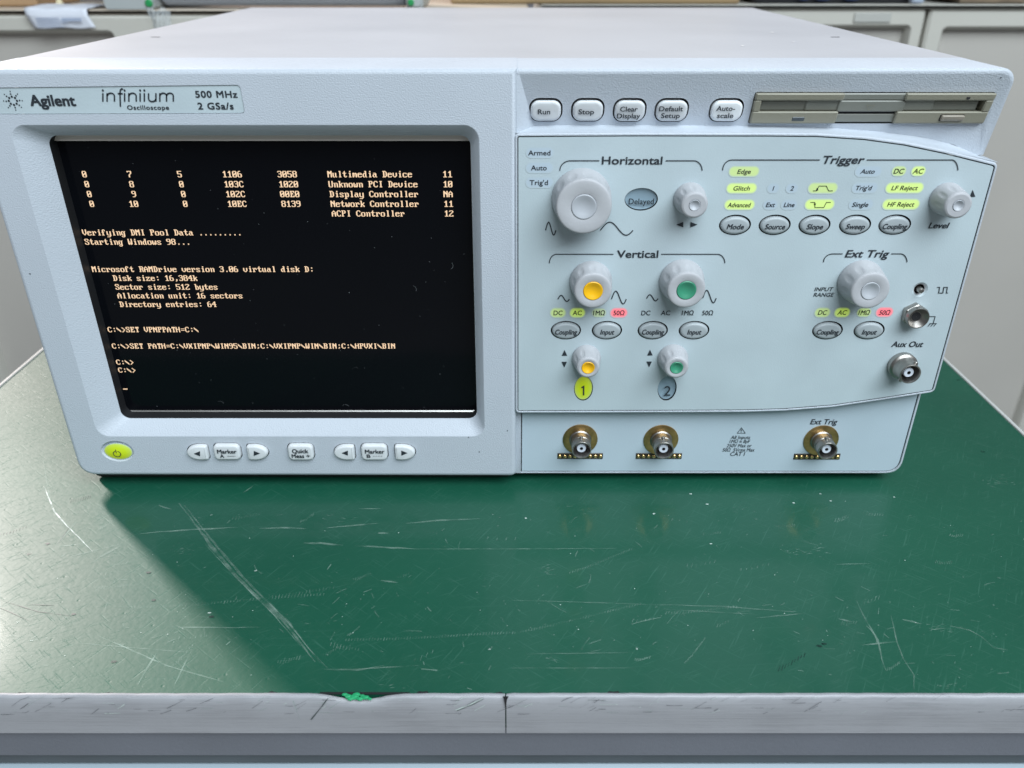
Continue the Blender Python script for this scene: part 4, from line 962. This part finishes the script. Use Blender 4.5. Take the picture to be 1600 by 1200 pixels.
mb.loft(rows, PAPER, closed=False); pp = tag(mb.build('paper_sheet', None), 'white paper sheet curled over the front edge of the beige cabinet', 'paper')
so = pp.modifiers.new('thickness', 'SOLIDIFY'); so.thickness = .0004
mb = MB()
for k in range(5): zz = zl - .0075 - k * .0022; mb.add([(x0 + .012 + j, YL - .0098, zz - h) for j in (0, .026 + .004 * (k % 3)) for h in (0, .0008)], [[0, 1, 3, 2]], PAPERT)
for k in range(1): mb.add([(x1 - .028 + j, YL - .0102, zl - .0078 - h) for j in (0, .022) for h in (0, .003)], [[0, 1, 3, 2]], PAPERT)
mb.build('print_lines', pp)
t = thing('instrument', 'dark electronic unit with pale knobs behind the curled paper', 'instrument', (-.6, YL + .2, zl))
x0, x1 = fp(60, 5, YL + .16)[0], fp(158, 5, YL + .16)[0]; mb = MB(); box(mb, x0, x1, YL + .16, YL + .3, zl + .008, zl + .11, DARK, .003); mb.build('housing', t)
mb = MB(); box(mb, x0, x1, YL + .158, YL + .31, zl, zl + .0075, mat('grey_base', (.26, .25, .25), .5), .002); mb.build('base', t)
for u in (68, 112):
    x, z = fp(u, 2, YL + .16); mb = MB(); lathe(mb, [(.005, YL + .161), (.005, YL + .150), (.003, YL + .148), (.0001, YL + .148)], x, z, MACH, 20); mb.build('knob', t)
x, z = fp(92, 15, YL + .05); mb = MB()
loops = [[(x + r * math.cos(.45 * k), YL + .055 + r * math.sin(.45 * k), zl + h) for k in range(14)] for r, h in ((.0052, .0), (.0050, .002), (.0036, .006), (.0022, .009), (.0012, .0105))]
mb.loft(loops, CREAM, cap0=True, cap1=True); tag(mb.build('plastic_cone', None), 'small cream plastic cone standing between paper and dark instrument', 'cap')
# roller machine: two end stands and a long round body
t = thing('roller_machine', 'long blue grey cylinder held by two grey end stands with green screws', 'machine', (-.25, YL + .07, zl))
xa_, xb_ = fp(248, 8, YL + .01)[0], fp(634, 8, YL + .01)[0]; rr = .034; zc = zl + .002 + rr
mb = MB(); loops = [[(x, YL + .037 + r * math.cos(6.283 * k / 40), zc + r * math.sin(6.283 * k / 40)) for k in range(40)] for x, r in ((xa_, rr - .004), (xa_ + .003, rr), (xb_ - .003, rr), (xb_, rr - .004))]
mb.loft(loops, ROLL, cap0=True, cap1=True); mb.build('roller', t)
x0 = fp(156, 8, YL + .001)[0]
hol = rrect(x0 + .018, x0 + .042, zl + .014, zl + .06, .004, 4); ou = roundpoly([(x0 + .006, zl + .0005), (xa_ - .002, zl + .0005), (xa_ - .002, zl + .08), (x0 - .004, zl + .08)], .004, 4)
mb = MB(); mb.holed(ou, [hol], lambda x, z: YL + .001, MACH); mb.loft([lp(ou, YL + .09), lp(ou, YL + .001)], MACH); mb.loft([lp(hol, YL + .001), lp(hol, YL + .08)], DARK); mb.poly(hol, YL + .08, DARK); es = mb.build('end_stand', t)
x, z = fp(233, 5, YL + .001); mb = MB(); lathe(mb, [(.0042, YL + .001), (.0042, YL - .0008), (.0030, YL - .002), (.0001, YL - .002)], x, z, GSCREW, 18); mb.build('screw', es)
x1 = fp(661, 8, YL + .001)[0]; mb = MB(); box(mb, xb_ + .001, x1, YL + .001, YL + .09, zl + .0005, zl + .08, MACH, .003); es = mb.build('end_stand', t)
x, z = fp(642, 4, YL + .001); mb = MB(); lathe(mb, [(.0036, YL + .001), (.0036, YL - .0008), (.0026, YL - .002), (.0001, YL - .002)], x, z, GSCREW, 18); mb.build('screw', es)
# clear bag hanging at the front edge
def bag_mat():
    mm = bpy.data.materials.new('clear_film'); mm.use_nodes = True; p = mm.node_tree.nodes['Principled BSDF']; p.inputs['Base Color'].default_value = (.75, .80, .82, 1); p.inputs['Roughness'].default_value = .18; p.inputs['Alpha'].default_value = .38; return mm
mb = MB(); rows = []
xq0, xq1 = fp(233, 20, YL)[0], fp(268, 20, YL)[0]
for i in range(11):
    s = i / 10; z = zl + .001 - .034 * s; k = 1 - .35 * s
    rows.append([((xq0 + xq1) / 2 + (xq1 - xq0) * k * (j / 14 - .5) + .003 * s, YL - .004 - .006 * math.sin(j / 14 * 3.14) * math.sin(s * 2.6 + .2) - .0018 * math.sin(j * 2.1 + i * 1.3), z + .002 * math.sin(j * .8)) for j in range(15)])
mb.loft(rows, bag_mat(), closed=False); tag(mb.build('plastic_bag', None), 'crumpled clear plastic bag hanging under the green screwed end stand', 'plastic bag')
# things on the right cabinet
zr = zt + .004
t = thing('cardboard_box', 'long dull brown cardboard box behind the middle of the oscilloscope', 'box', (.12, YR + .1, zr))
x0, x1 = fp(704, 5, YR)[0], fp(1156, 5, YR)[0]; mb = MB(); box(mb, x0, x1, YR + .001, YR + .2, zr + .0005, zr + .14, CARD2, .002); mb.build('body', t)
mb = MB(); box(mb, x0 + .12, x0 + .17, YR + .0002, YR + .2008, zr + .05, zr + .1408, mat('packing_tape', (.50, .36, .22), .3), .0003); mb.build('tape', t)
t = thing('dark_case', 'black equipment case with navy blue catches on the grey cabinet', 'case', (.38, YR + .12, zr))
x0, x1 = fp(1163, 5, YR + .05)[0], fp(1412, 5, YR + .05)[0]; mb = MB(); box(mb, x0, x1, YR + .012, YR + .2, zr + .001, zr + .10, DARK, .006); mb.build('shell', t)
for u0, u1, mt_ in ((1236, 1250, NAVY), (1262, 1282, NAVY), (1306, 1326, NAVY)):
    a, b = fp(u0, 4, YR + .04)[0], fp(u1, 4, YR + .04)[0]; mb = MB(); box(mb, a, b, YR + .006, YR + .02, zr + .004, zr + .05, mt_, .002); mb.build('catch', t)
x0, x1 = fp(1407, 5, YR + .03)[0], fp(1426, 5, YR + .03)[0]; mb = MB(); box(mb, x0, x1, YR - .002, YR + .010, zr + .001, zr + .012, ROLL, .002); tag(mb.build('adapter', None), 'small blue grey adapter in front of the black case', 'adapter')
t = thing('book_stack', 'uneven brown stack of old manuals at the right end of the grey cabinet top', 'stack', (.6, YR + .12, zr))
x0, x1 = fp(1478, 5, YR + .03)[0], fp(1592, 5, YR + .03)[0]
for k in range(7):
    mb = MB(); d = random.uniform(-.006, .006); box(mb, x0 + d, x1 + d * .6, YR + .004 + random.uniform(0, .008), YR + .2, zr + .001 + k * .009, zr + .0095 + k * .009, mat('manual_%d' % (k % 3), [(.16, .12, .08), (.07, .055, .045), (.30, .25, .19)][k % 3], .7, var=(40, .3)), .001); mb.build('manual', t)
